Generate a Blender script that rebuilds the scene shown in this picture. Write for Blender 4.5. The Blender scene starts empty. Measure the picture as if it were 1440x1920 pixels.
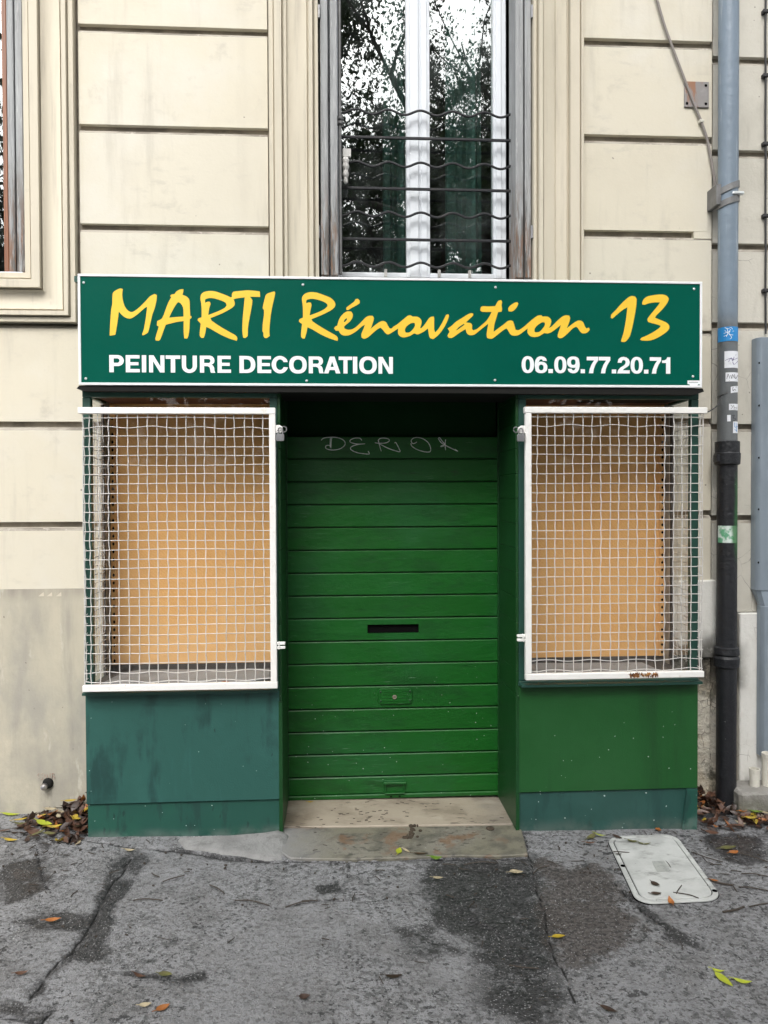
import bpy, bmesh, math, random
import numpy as np
from mathutils import Vector, Matrix
random.seed(7)
S = bpy.context.scene
COL = S.collection

# ------------------------------------------------------------------ camera, sky, sun, exposure
F, CX, CY = 1440.0, 720.0, 960.0            # focal length in photo pixels, photo centre
YAW, PITCH, ROLL = 0.05922, -0.01678, -0.00412
CAM = Vector((0, -3.4, 1.49))
fw = Vector((math.sin(YAW) * math.cos(PITCH), math.cos(YAW) * math.cos(PITCH), math.sin(PITCH)))
r0 = fw.cross(Vector((0, 0, 1))).normalized()
u0 = r0.cross(fw)
rt = r0 * math.cos(ROLL) + u0 * math.sin(ROLL)
up = u0 * math.cos(ROLL) - r0 * math.sin(ROLL)
cd = bpy.data.cameras.new('camera')
cd.sensor_fit = 'HORIZONTAL'
cd.sensor_width = 36.0
cd.lens = 36.0 * F / 1440.0
cd.clip_start = 0.05
cd.clip_end = 2000
co = bpy.data.objects.new('camera', cd)
COL.objects.link(co)
m = Matrix.Identity(4)
for i in range(3):
    m[i][0], m[i][1], m[i][2], m[i][3] = rt[i], up[i], -fw[i], CAM[i]
co.matrix_world = m
S.camera = co

SUN_EL, SUN_AZ = 47.0, 12.0          # sun behind the camera, to the left
W = bpy.data.worlds.new('World')
S.world = W
W.use_nodes = True
wn = W.node_tree.nodes
wl = W.node_tree.links
sky = wn.new('ShaderNodeTexSky')
sky.sky_type = 'NISHITA'
sky.sun_disc = False
sky.sun_elevation = math.radians(SUN_EL)
sky.sun_rotation = math.radians(180 + SUN_AZ)
sky.air_density = 1.0
sky.dust_density = 4.0
sky.ozone_density = 1.0
hs = wn.new('ShaderNodeHueSaturation')
hs.inputs['Saturation'].default_value = 0.12
wl.new(sky.outputs[0], hs.inputs['Color'])
wl.new(hs.outputs[0], wn['Background'].inputs['Color'])
wn['Background'].inputs['Strength'].default_value = 0.15
sd = bpy.data.lights.new('sun', 'SUN')
sd.energy = 1.0
sd.angle = math.radians(26)
sd.color = (1.0, 0.965, 0.91)
so = bpy.data.objects.new('sun', sd)
so.rotation_euler = (math.radians(90 - SUN_EL), 0, math.radians(-SUN_AZ))
so.location = (0, -8, 12)
COL.objects.link(so)
S.view_settings.view_transform = 'Standard'
S.view_settings.look = 'None'
S.view_settings.gamma = 1
S.view_settings.use_curve_mapping = False
S.view_settings.exposure = 1.32


def P(px, py, Y):
    """point of the photograph on the vertical plane at depth Y"""
    d = fw + rt * ((px - CX) / F) - up * ((py - CY) / F)
    return CAM + d * ((Y - CAM.y) / d.y)


def X(px, Y, py=960):
    return P(px, py, Y).x


def Z(px, py, Y):
    return P(px, py, Y).z


PXC = P(1370, 700, .175).x                  # the downpipe
GS = -0.015


def gz(x, y=0.0):
    return -0.003 + GS * x


def G(px, py):
    """point of the photograph on the pavement"""
    d = fw + rt * ((px - CX) / F) - up * ((py - CY) / F)
    t = (-0.003 + GS * CAM.x - CAM.z) / (d.z - GS * d.x)
    return CAM + d * t


# ------------------------------------------------------------------ materials
class NT:
    def __init__(s, name):
        s.m = bpy.data.materials.new(name)
        s.m.use_nodes = True
        s.t = s.m.node_tree
        s.bsdf = s.t.nodes['Principled BSDF']
        s.out = s.t.nodes['Material Output']
        s.pos = s.t.nodes.new('ShaderNodeNewGeometry').outputs['Position']

    def n(s, typ, ins=None, **kw):
        nd = s.t.nodes.new(typ)
        for k, v in kw.items():
            setattr(nd, k, v)
        for k, v in (ins or {}).items():
            if hasattr(v, 'is_output'):
                s.t.links.new(v, nd.inputs[k])
            else:
                nd.inputs[k].default_value = v
        return nd

    def math(s, op, a, b=0.0, clamp=False):
        nd = s.n('ShaderNodeMath', {0: a, 1: b}, operation=op)
        nd.use_clamp = clamp
        return nd.outputs[0]

    def vec(s, st, warp=0.0, wscale=6.0):
        v = s.pos
        if warp:
            nz = s.n('ShaderNodeTexNoise', {'Vector': s.pos, 'Scale': wscale, 'Detail': 2.0})
            off = s.n('ShaderNodeVectorMath', {0: nz.outputs['Color'], 1: (-.5, -.5, -.5)}, operation='ADD').outputs[0]
            off = s.n('ShaderNodeVectorMath', {0: off, 'Scale': warp}, operation='SCALE').outputs[0]
            v = s.n('ShaderNodeVectorMath', {0: v, 1: off}, operation='ADD').outputs[0]
        if st is None:
            return v
        return s.n('ShaderNodeVectorMath', {0: v, 1: st}, operation='MULTIPLY').outputs[0]

    def ramp(s, v, lo, hi):
        nd = s.n('ShaderNodeMapRange', {'Value': v, 'From Min': lo, 'From Max': hi, 'To Min': 0.0, 'To Max': 1.0})
        nd.interpolation_type = 'SMOOTHSTEP'
        return nd.outputs[0]

    def mask(s, k):
        if k[0] == 'noise':           # scale, lo, hi, stretch, detail
            sc, lo, hi = k[1:4]
            st = k[4] if len(k) > 4 else None
            det = k[5] if len(k) > 5 else 6.0
            nz = s.n('ShaderNodeTexNoise', {'Vector': s.vec(st), 'Scale': sc, 'Detail': det, 'Roughness': .62})
            return s.ramp(nz.outputs['Fac'], lo, hi)
        if k[0] == 'speck':           # scale, radius, keep
            v = s.n('ShaderNodeTexVoronoi', {'Vector': s.vec(k[4] if len(k) > 4 else None, .02, 25), 'Scale': k[1]})
            d = s.ramp(v.outputs['Distance'], k[2], k[2] * .55)
            sep = s.n('ShaderNodeSeparateColor', {0: v.outputs['Color']})
            return s.math('MULTIPLY', d, s.math('LESS_THAN', sep.outputs[0], k[3]))
        if k[0] == 'crackle':         # scale, width
            v = s.n('ShaderNodeTexVoronoi', {'Vector': s.vec(None, .06, 9), 'Scale': k[1]}, feature='DISTANCE_TO_EDGE')
            return s.ramp(v.outputs['Distance'], k[2], 0.0)
        if k[0] == 'attr':
            a = s.n('ShaderNodeAttribute', attribute_name=k[1]).outputs['Fac']
            if len(k) > 2:
                a = s.ramp(a, k[2], k[3])
            return a
        if k[0] == 'attrn':           # attribute with its edge broken by noise: name, scale, amount, lo, hi
            a = s.n('ShaderNodeAttribute', attribute_name=k[1]).outputs['Fac']
            nz = s.n('ShaderNodeTexNoise', {'Vector': s.vec(None), 'Scale': k[2], 'Detail': 8.0, 'Roughness': .72})
            d = s.math('MULTIPLY', s.math('SUBTRACT', nz.outputs['Fac'], .5), k[3] * 2)
            d = s.math('MULTIPLY', d, s.math('MULTIPLY', a, s.math('SUBTRACT', 2.0, a)))
            return s.ramp(s.math('ADD', a, d), k[4], k[5])
        if k[0] == 'axis':            # axis index, v0 (mask 0), v1 (mask 1), wobble
            c = s.n('ShaderNodeSeparateXYZ', {0: s.vec(None, k[4] if len(k) > 4 else 0, 7)}).outputs[k[1]]
            return s.ramp(c, k[2], k[3])
        if k[0] == 'rand':
            return s.n('ShaderNodeObjectInfo').outputs['Random']
        if k[0] == 'hatch':
            wv = s.n('ShaderNodeTexWave', {'Vector': s.vec(None), 'Scale': k[1], 'Distortion': k[2], 'Detail': 1.0, 'Detail Scale': 3.0})
            wv.bands_direction = 'DIAGONAL'
            return wv.outputs['Fac']
        if k[0] == 'grain':
            wv = s.n('ShaderNodeTexNoise', {'Vector': s.vec(k[1]), 'Scale': k[2], 'Detail': 5.0})
            return s.ramp(wv.outputs['Fac'], .38, .62)

    def masks(s, ks):
        if ks and isinstance(ks[0], str):
            ks = [ks]
        r = None
        for k in ks:
            v = s.mask(k)
            r = v if r is None else s.math('MULTIPLY', r, v)
        return r


def mat(name, base, layers=(), rough=.6, bump=(), metal=0.0, spec=.5, rough_layers=(), coat=0.0):
    T = NT(name)
    c = None
    for (colr, amt, ks) in layers:
        f = T.math('MULTIPLY', T.masks(ks), amt)
        nd = T.n('ShaderNodeMix', {'Factor': f}, data_type='RGBA')
        ci, co_ = nd.inputs[6], nd.inputs[7]
        if c is None:
            ci.default_value = (*base, 1)
        else:
            T.t.links.new(c, ci)
        co_.default_value = (*colr, 1)
        c = nd.outputs[2]
    if c is None:
        T.bsdf.inputs['Base Color'].default_value = (*base, 1)
    else:
        T.t.links.new(c, T.bsdf.inputs['Base Color'])
    r = None
    for (val, ks) in rough_layers:
        f = T.masks(ks)
        nd = T.n('ShaderNodeMix', {'Factor': f, 3: val}, data_type='FLOAT')
        if r is None:
            nd.inputs[2].default_value = rough
        else:
            T.t.links.new(r, nd.inputs[2])
        r = nd.outputs[0]
    if r is None:
        T.bsdf.inputs['Roughness'].default_value = rough
    else:
        T.t.links.new(r, T.bsdf.inputs['Roughness'])
    T.bsdf.inputs['Metallic'].default_value = metal
    T.bsdf.inputs['Specular IOR Level'].default_value = spec
    if coat:
        T.bsdf.inputs['Coat Weight'].default_value = coat
    prev = None
    for (ks, dist) in bump:
        h = T.masks(ks)
        b = T.n('ShaderNodeBump', {'Height': h, 'Strength': 1.0, 'Distance': dist})
        if prev is not None:
            T.t.links.new(prev, b.inputs['Normal'])
        prev = b.outputs[0]
    if prev is not None:
        T.t.links.new(prev, T.bsdf.inputs['Normal'])
    return T.m


def glass_mat(name, ior, tint=(1, 1, 1), haze=0.0):
    T = NT(name)
    T.t.nodes.remove(T.bsdf)
    tr = T.n('ShaderNodeBsdfTransparent', {'Color': (*tint, 1)})
    gl = T.n('ShaderNodeBsdfGlossy', {'Color': (1, 1, 1, 1), 'Roughness': 0.0})
    geo = T.n('ShaderNodeNewGeometry')
    dt = T.n('ShaderNodeVectorMath', {0: geo.outputs['Normal'], 1: geo.outputs['Incoming']}, operation='DOT_PRODUCT').outputs['Value']
    k = T.math('POWER', T.math('SUBTRACT', 1.0, T.math('ABSOLUTE', dt)), 5.0)
    fr = T.math('ADD', T.math('MULTIPLY', k, 1 - ior), ior)      # Schlick, the same from both sides of the pane
    mx = T.n('ShaderNodeMixShader', {0: fr, 1: tr.outputs[0], 2: gl.outputs[0]})
    o = mx.outputs[0]
    if haze:
        df = T.n('ShaderNodeBsdfDiffuse', {'Color': (.42, .46, .46, 1)})  # diffuse haze painted over the pane to lift its black reflections
        f = T.math('MULTIPLY', T.mask(('noise', 5, .4, .75)), haze)
        o = T.n('ShaderNodeMixShader', {0: f, 1: o, 2: df.outputs[0]}).outputs[0]
    T.t.links.new(o, T.out.inputs[0])
    return T.m


MT = {}
NB = (('noise', 90, .2, .8), .0012)
STREAK = (1, 1, .12)
MT['render'] = mat('cream_render', (.60, .56, .465), [
    ((.615, .565, .45), .8, ('rand',)),
    ((.63, .605, .54), .6, ('noise', 1.3, .45, .65)),
    ((.53, .485, .39), .5, ('noise', 1.7, .45, .75)),
    ((.44, .40, .33), .28, ('noise', 5, .55, .8, (1, 1, .25))),
    ((.40, .37, .31), .35, ('noise', 12, .53, .72, (1, 1, .1))),
    ((.36, .33, .28), .4, [('noise', 9, .56, .76), ('noise', 2, .42, .6)]),
    ((.42, .39, .335), .4, [('noise', 24, .5, .68, (.4, 1, 1)), ('noise', 3, .5, .64)]),
    ((.20, .17, .14), .8, ('speck', 9, .05, .25)),
], rough=.85, bump=[(('noise', 80, .2, .8), .00022), (('noise', 4, .3, .7), .0006)])
MT['chamfer'] = mat('grimy_groove_edge', (.36, .33, .28), [((.16, .14, .115), .85, ('noise', 9, .42, .62, (.4, 1, 1))), ((.5, .46, .4), .6, ('noise', 30, .55, .68))], rough=.9)
MT['core'] = mat('groove_mortar', (.40, .355, .29), [((.17, .15, .125), .8, ('noise', 8, .35, .65)), ((.34, .30, .24), .5, ('noise', 22, .55, .75))], rough=.95)
MT['dado'] = mat('dado_render', (.45, .415, .33), [
    ((.53, .485, .375), .8, ('noise', 1.3, .4, .62)),
    ((.33, .315, .275), .75, ('noise', 3.2, .45, .64, (1, 1, .5))),
    ((.30, .285, .245), .75, ('noise', 2.6, .45, .72, (1, 1, .35))),
    ((.27, .255, .225), .6, ('noise', 10, .5, .75, STREAK)),
    ((.26, .25, .225), .65, [('axis', 2, .75, .1, .3), ('noise', 4, .3, .65)]),
    ((.22, .20, .175), .7, [('axis', 2, 1.0, 1.076, .02), ('noise', 7, .3, .7, STREAK)]),
    ((.17, .15, .13), .8, ('speck', 14, .07, 0.90)),
    ((.58, .55, .47), .5, ('noise', 16, .62, .72, (1, 1, .3))),
], rough=.9, bump=[(('noise', 45, .2, .8), .0007), (('noise', 5, .3, .7), .0012)])
MT['mould'] = mat('moulding_render', (.57, .52, .42), [
    ((.46, .42, .33), .6, ('noise', 2.2, .42, .7, (1, 1, .3))),
    ((.31, .28, .235), .55, ('noise', 14, .5, .8, (2, 2, .12))),
    ((.22, .2, .175), .6, [('noise', 30, .6, .75), ('noise', 3, .5, .7)]),
], rough=.85, bump=[(('noise', 50, .2, .8), .0003)])
MT['neigh'] = mat('neighbour_render', (.56, .535, .47), [
    ((.45, .43, .37), .7, ('noise', 2.4, .42, .68)),
    ((.33, .31, .27), .6, ('noise', 7, .52, .75, (1, 1, .25))),
    ((.14, .125, .11), .75, [('crackle', 6, .012), ('noise', 2.2, .52, .62)]),
    ((.16, .145, .125), .8, [('axis', 2, .9, .35, .3), ('noise', 8, .48, .66, (1, 1, .5))]),
    ((.17, .15, .13), .8, ('speck', 16, .07, 0.90)),
], rough=.9, bump=[(('noise', 40, .2, .8), .0012)])
MT['whitewash'] = mat('white_plaster', (.70, .69, .65), [
    ((.52, .5, .45), .6, ('noise', 4, .45, .7)),
    ((.05, .046, .038), .92, [('axis', 2, .86, .72, .25), ('axis', 2, .46, .60, .25), ('axis', 0, PXC + .17, PXC + .06, .12), ('noise', 7, .34, .50)]),
    ((.2, .18, .15), .7, [('crackle', 10, .02), ('noise', 3, .5, .6)]),
], rough=.9, bump=[(('noise', 30, .2, .8), .0015)])
MT['flaky'] = mat('damaged_plaster', (.52, .455, .35), [
    ((.62, .58, .5), .8, ('noise', 4, .47, .55)),
    ((.04, .036, .03), .92, [('axis', 2, .50, .64, .2), ('noise', 7, .30, .52)]),
    ((.09, .085, .06), .8, ('noise', 11, .52, .66)),
    ((.09, .075, .06), .85, [('crackle', 15, .03), ('noise', 3.5, .46, .56)]),
], rough=.95, bump=[(('noise', 14, .3, .7), .010)])
MT['shutwood'] = mat('grey_shutter_paint', (.34, .35, .355), [
    ((.25, .255, .26), .6, ('grain', (18, 18, 1), 2.5)),
    ((.08, .07, .06), .85, [('noise', 14, .44, .56, (3, 3, .3)), ('axis', 2, 3.2, 2.65, .3)]),
    ((.20, .105, .06), .8, [('noise', 22, .46, .56, (3, 3, .25)), ('axis', 2, 3.1, 2.6, .2)]),
    ((.52, .52, .52), .5, ('noise', 30, .56, .68, (3, 3, .3))),
    ((.16, .16, .16), .6, ('noise', 8, .54, .7, (4, 4, .3))),
], rough=.75, bump=[(('grain', (30, 30, 1), 3), .002)])
MT['brownwood'] = mat('brown_varnished_wood', (.26, .10, .045), [((.14, .055, .028), .8, ('grain', (40, 40, 1.2), 2))], rough=.5)
MT['pvc'] = mat('white_window_pvc', (.66, .69, .73), [((.62, .64, .66), .4, ('noise', 3, .4, .7, (1, 1, .2)))], rough=.35)
MT['sillm'] = mat('peeling_sill_paint', (.55, .54, .52), [((.25, .24, .23), .8, ('noise', 20, .5, .62))], rough=.8, bump=[(('noise', 20, .4, .6), .002)])
MT['iron'] = mat('dark_wrought_iron', (.012, .013, .016), [((.045, .042, .04), .6, ('noise', 20, .5, .7))], rough=.55, spec=.35)
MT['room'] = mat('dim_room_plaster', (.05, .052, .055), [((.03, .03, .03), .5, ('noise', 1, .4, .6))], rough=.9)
MT['curtain'] = mat('green_curtain', (.06, .135, .12), [((.035, .09, .08), .6, ('noise', 3, .4, .6, (1, 1, .2)))], rough=.9)
MT['wglass'] = glass_mat('reflective_window_glass', .17, (.80, .86, .84), .05)
MT['cglass'] = glass_mat('display_glass', .010, (.985, .99, .985))
GLOSS = [(('noise', 3, .3, .7), .0008), (('noise', 160, .2, .8), .00025)]
MT['signgreen'] = mat('sign_green', (.0010, .088, .060), [((.0006, .072, .048), .5, ('noise', .8, .4, .6))], rough=.3, spec=.08, bump=[(('noise', 1.6, .3, .7), .002)])
MT['signwhite'] = mat('sign_white_edge', (.80, .81, .82), rough=.4)
MT['yellow'] = mat('yellow_vinyl', (.82, .54, .04), [((.77, .48, .03), .5, ('noise', 2, .4, .6))], rough=.4)
MT['vinylwhite'] = mat('white_vinyl', (.82, .85, .86), rough=.4)
MT['screw'] = mat('bright_screw', (.75, .78, .78), rough=.3, metal=.6)
SPECK = ((.45, .52, .48), .85, ('speck', 34, .10, .20))
MT['shutgreen'] = mat('shutter_green_paint', (.0035, .080, .006), [
    ((.004, .094, .009), .7, ('rand',)),
    ((.011, .09, .024), .6, ('noise', 2.2, .42, .68)),
    ((.004, .05, .008), .6, ('noise', 4, .5, .7, (1, 1, 3))),
    ((.05, .17, .07), .5, [('noise', 55, .60, .68, (.12, 1, 1.6)), ('noise', 2.5, .5, .6)]),
    ((.012, .035, .012), .6, [('noise', 18, .58, .7, (.5, 1, 2)), ('noise', 1.9, .45, .6)]),
    ((.42, .5, .44), .85, [('speck', 30, .085, 0.66), ('axis', 2, .75, .4, .1)]),
    ((.18, .3, .2), .4, [('noise', 40, .62, .72, (.25, 1, 3)), ('noise', 3, .48, .6)]),
], rough=.42, spec=.4, bump=[(('noise', 4, .3, .7, (1, 1, 2)), .0022), (('noise', 30, .3, .7), .0004)])
MT['jamb'] = mat('jamb_green_paint', (.0035, .046, .008), [((.006, .056, .016), .6, ('noise', 2, .4, .65)), ((.3, .4, .3), .5, ('speck', 30, .07, 0.36))], rough=.42, bump=GLOSS)
MT['caseframe'] = mat('dark_green_frame_paint', (.013, .058, .043), [((.02, .075, .056), .5, ('noise', 6, .4, .7)), ((.3, .38, .34), .6, ('speck', 30, .06, 0.30))], rough=.45)
MT['paneltael'] = mat('teal_panel_paint', (.018, .086, .071), [
    ((.028, .112, .096), .8, ('noise', 1.6, .4, .65)),
    ((.008, .042, .038), .85, [('noise', 6, .50, .62, (1.5, 1, .3)), ('noise', 2.3, .43, .56)]),
    ((.008, .035, .03), .85, ('speck', 14, .09, .6, (1.3, 1, .5))),
    ((.5, .6, .57), .8, ('speck', 32, .07, 0.42)),
    ((.03, .12, .11), .5, ('noise', 14, .58, .75, STREAK)),
], rough=.5, bump=GLOSS)
MT['panelgreen'] = mat('green_panel_paint', (.006, .072, .012), [
    ((.011, .085, .019), .8, ('noise', 1.8, .4, .66)),
    ((.005, .045, .009), .6, ('noise', 6, .52, .68, STREAK)),
    ((.48, .55, .5), .85, [('speck', 26, .085, 0.66), ('axis', 2, .6, .25, .1)]),
], rough=.48, bump=GLOSS)
MT['plinthl'] = mat('teal_plinth_paint', (.011, .070, .052), [
    ((.014, .09, .06), .6, ('noise', 2.5, .45, .65)),
    ((.008, .035, .03), .9, ('speck', 15, .16, .8, (1.5, 1, .5))),
    ((.010, .045, .038), .8, [('noise', 9, .55, .64, (1.6, 1, .4))]),
    ((.10, .19, .16), .6, [('axis', 2, .05, .0, .05), ('noise', 14, .45, .6)]),
    ((.5, .6, .57), .8, ('speck', 28, .08, 0.60)),
    ((.1, .13, .115), .6, [('axis', 2, .06, 0, .04), ('noise', 9, .35, .6)]),
], rough=.5, bump=GLOSS)
MT['plinthr'] = mat('grey_teal_plinth_paint', (.016, .066, .055), [
    ((.024, .085, .073), .7, ('noise', 3, .42, .64)),
    ((.55, .62, .6), .9, ('speck', 24, .10, .95)),
    ((.012, .05, .045), .7, [('noise', 8, .56, .66, (1.6, 1, .35))]),
    ((.03, .04, .036), .7, [('noise', 5, .56, .68)]),
    ((.1, .13, .115), .6, [('axis', 2, .05, -.02, .04), ('noise', 9, .35, .6)]),
], rough=.5, bump=GLOSS)
MT['orange'] = mat('orange_fabric_board', (.80, .44, .165), [
    ((.75, .39, .13), .6, ('noise', 1.4, .4, .65)),
    ((.64, .32, .095), .3, ('hatch', 34, 6.0)),
    ((.80, .49, .23), .6, [('axis', 2, 1.3, .75, .3), ('noise', 2.0, .3, .6)]),  # paler below: the brighter light there is put into the board colour
    ((.25, .12, .04), .7, ('speck', 12, .05, .1)),
], rough=.75)
MT['brownlid'] = mat('brown_case_wood', (.13, .05, .028), [((.08, .03, .02), .7, ('grain', (3, 30, 30), 3))], rough=.6)
MT['darkwood'] = mat('dusty_dark_wood', (.07, .06, .055), [((.16, .15, .14), .6, ('noise', 6, .45, .7))], rough=.85)
MT['shelfgrey'] = mat('grey_shelf_board', (.27, .27, .275), [((.17, .165, .16), .6, ('noise', 4, .45, .7)), ((.1, .09, .08), .6, ('noise', 22, .6, .7))], rough=.7)
MT['hole'] = mat('unlit_hole', (.006, .006, .006), rough=1.0, spec=0)
MT['wire'] = mat('white_wire_paint', (.56, .545, .52), [((.36, .32, .28), .6, ('noise', 26, .56, .68)), ((.60, .58, .56), .5, ('noise', 5, .4, .6))], rough=.5)
MT['cageframe'] = mat('white_cage_paint', (.80, .79, .76), [((.55, .5, .42), .5, ('noise', 24, .6, .72)), ((.3, .14, .05), .8, ('speck', 12, .05, .08))], rough=.45)
MT['rust'] = mat('flaking_rust', (.16, .06, .02), [((.50, .25, .07), .8, ('noise', 40, .5, .6)), ((.03, .018, .012), .8, ('noise', 55, .52, .6))], rough=.95, bump=[(('noise', 60, .3, .7), .003)])
MT['lockm'] = mat('padlock_steel', (.30, .30, .31), [((.16, .15, .14), .6, ('noise', 40, .5, .65))], rough=.4, metal=.7)
MT['brass'] = mat('dull_lock_cylinder', (.34, .29, .24), [((.2, .12, .08), .5, ('noise', 60, .5, .6))], rough=.5, metal=.5)
MT['pipeblue'] = mat('blue_grey_pipe_paint', (.165, .215, .27), [
    ((.13, .165, .20), .7, ('noise', 3, .42, .68, (1, 1, .3))),
    ((.40, .45, .50), .6, ('noise', 16, .58, .7, (2, 2, .12))),
    ((.12, .125, .125), .9, [('axis', 2, 2.40, 2.28, .03), ('noise', 2, .1, .4)]),
    ((.10, .10, .10), .5, ('speck', 22, .05, .15)),
], rough=.42, bump=[(('noise', 30, .3, .7), .001)])
MT['pipeblack'] = mat('black_cast_iron_pipe', (.009, .010, .013), [
    ((.018, .02, .024), .6, ('noise', 4, .42, .68, (1, 1, .3))),
    ((.3, .31, .3), .7, ('speck', 26, .06, 0.36)),
    ((.01, .10, .02), .85, [('axis', 2, 1.62, 1.52, .08), ('axis', 2, 1.16, 1.28, .08), ('axis', 0, PXC + .006, PXC + .03, .02)]),
], rough=.5, bump=[(('noise', 40, .3, .7), .0015)])
MT['strap'] = mat('grey_metal_strap', (.15, .15, .15), [((.24, .24, .24), .6, ('noise', 12, .45, .65))], rough=.5, metal=.4)
MT['galv'] = mat('galvanised_duct', (.27, .32, .37), [((.2, .24, .28), .7, ('noise', 6, .42, .66, (1, 1, .4))), ((.38, .43, .47), .5, ('noise', 20, .58, .72, (1, 1, .2)))], rough=.45, metal=.35)
MT['cablegrey'] = mat('grey_cable_sheath', (.24, .215, .2), rough=.7)
MT['cableblack'] = mat('black_cable_sheath', (.025, .025, .027), rough=.6)
MT['stkblue'] = mat('blue_sticker', (.02, .23, .55), [((.2, .4, .6), .4, ('noise', 14, .6, .7))], rough=.5)
MT['stkwhite'] = mat('white_sticker', (.72, .74, .78), [((.45, .46, .48), .5, ('noise', 25, .56, .68))], rough=.6)
MT['stkgreen'] = mat('torn_white_sticker', (.62, .70, .66), [((.03, .30, .12), .85, ('noise', 16, .48, .58)), ((.03, .16, .04), .9, ('axis', 0, PXC - .008, PXC + .012, .03))], rough=.6)
MT['ink'] = mat('black_marker_ink', (.02, .02, .03), rough=.6)
MT['inkpurple'] = mat('violet_marker_ink', (.07, .04, .2), rough=.6)
MT['graff'] = mat('pale_paint_marker', (.80, .85, .82), [((.30, .38, .32), .6, ('noise', 40, .45, .62))], rough=.7)
MT['redpaint'] = mat('faded_red_paint', (.36, .22, .18), [((.42, .38, .32), .8, ('noise', 60, .45, .6))], rough=.9)
MT['plate'] = mat('rusty_steel_plate', (.27, .255, .25), [((.30, .14, .07), .85, [('noise', 11, .50, .60, (1.8, 1, .35))]), ((.4, .38, .37), .4, ('noise', 14, .55, .7))], rough=.7, metal=.3)
MT['slabcream'] = mat('cream_stone_slab', (.36, .31, .245), [
    ((.28, .235, .18), .7, ('noise', 2.5, .42, .66)),
    ((.17, .16, .15), .8, [('axis', 0, .55, .85, .25), ('noise', 3, .25, .6)]),
    ((.20, .165, .125), .7, ('noise', 7, .46, .64, (.6, 1, 1))),
    ((.12, .09, .065), .8, [('axis', 0, -.05, -.3, .25), ('noise', 5, .3, .6)]),
    ((.10, .08, .065), .8, [('noise', 40, .57, .62, (.4, 1, 1)), ('noise', 2.5, .46, .56)]),
    ((.48, .43, .36), .5, ('noise', 5, .54, .7, (.5, 1, 1))),
], rough=.55, bump=[(('noise', 40, .2, .8), .001)])
MT['slabgrey'] = mat('mossy_grey_stone_slab', (.165, .155, .115), [
    ((.20, .19, .165), .7, ('noise', 3, .42, .64)),
    ((.09, .085, .07), .8, ('noise', 8, .46, .64)),
    ((.055, .052, .045), .8, [('noise', 36, .55, .61, (.6, 1, 1)), ('noise', 3, .44, .56)]),
    ((.16, .09, .05), .7, [('noise', 6, .54, .64)]),
    ((.22, .22, .225), .8, [('axis', 0, .02, -.3, .2), ('noise', 4, .2, .5)]),
    ((.5, .5, .48), .8, ('speck', 55, .10, .2)),
    ((.05, .05, .045), .7, ('speck', 20, .10, .15)),
], rough=.6, bump=[(('noise', 60, .2, .8), .002)])
MT['cement'] = mat('pale_cement', (.225, .225, .22), [((.14, .14, .138), .8, ('noise', 5, .45, .68)), ((.12, .12, .115), .6, ('noise', 16, .55, .68)), ((.14, .14, .135), .6, [('crackle', 5, .008), ('noise', 3, .5, .6)])], rough=.85, bump=[(('noise', 25, .2, .8), .005)])
MT['coverw'] = mat('pale_grey_cover', (.47, .48, .465), [((.31, .315, .305), .7, ('noise', 5, .42, .66)), ((.17, .17, .16), .7, ('noise', 18, .54, .7, (.5, 1, 1))), ((.12, .12, .11), .7, ('speck', 20, .06, 0.45))], rough=.6, bump=[(('noise', 50, .2, .8), .001)])
MT['coverlabel'] = mat('worn_cover_label', (.33, .34, .32), [((.24, .25, .24), .7, ('noise', 30, .45, .6))], rough=.5)
MT['mud'] = mat('brown_droppings', (.045, .032, .02), [((.08, .06, .04), .6, ('noise', 40, .4, .65))], rough=.8, bump=[(('noise', 60, .2, .8), .004)])
MT['twig'] = mat('dark_twig', (.05, .04, .032), rough=.85)
MT['stone'] = mat('concrete_kerb_block', (.26, .25, .23), [((.12, .12, .085), .8, [('axis', 2, .1, .0, .1), ('noise', 8, .3, .6)]), ((.4, .39, .37), .5, ('noise', 12, .52, .68))], rough=.9, bump=[(('noise', 30, .2, .8), .006)])
MT['pvcpipe'] = mat('white_plastic_pipe', (.62, .60, .53), [((.45, .43, .37), .6, ('noise', 12, .45, .65))], rough=.5)
MT['steel'] = mat('worn_chrome_cap', (.62, .60, .61), [((.35, .34, .34), .5, ('noise', 60, .45, .65))], rough=.28, metal=.9)
MT['darkiron'] = mat('grimy_iron', (.014, .014, .013), rough=.9, spec=.2)
MT['housing'] = mat('shaded_green_housing', (.004, .034, .008), [((.008, .045, .014), .5, ('noise', 4, .4, .65))], rough=.8, spec=.15)  # darker than the shutter: shade under the sign put into the paint


def leafmat(name, c, c2):
    return mat(name, c, [(c2, .9, ('noise', 60, .42, .6)), (tuple(v * .6 for v in c), .6, ('rand',))], rough=.45)


MT['leaf_yellow'] = leafmat('yellow_leaf', (.46, .33, .03), (.34, .25, .05))
MT['leaf_lime'] = leafmat('yellow_green_leaf', (.38, .42, .03), (.30, .36, .03))
MT['leaf_green'] = leafmat('green_leaf', (.12, .22, .025), (.19, .26, .04))
MT['leaf_brown'] = leafmat('wet_brown_leaf', (.075, .035, .022), (.12, .06, .035))
MT['leaf_dark'] = leafmat('dark_brown_leaf', (.035, .02, .015), (.06, .035, .025))
MT['leaf_orange'] = leafmat('orange_leaf', (.36, .13, .03), (.28, .10, .03))
MT['leaf_pale'] = leafmat('pale_tan_leaf', (.42, .36, .24), (.32, .26, .17))
MT['leaf_olive'] = leafmat('olive_leaf', (.12, .12, .035), (.09, .08, .04))
MT['foliage'] = mat('dark_foliage', (.035, .055, .022), [((.05, .085, .03), .8, ('noise', 1.5, .4, .6))], rough=.6)
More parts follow.
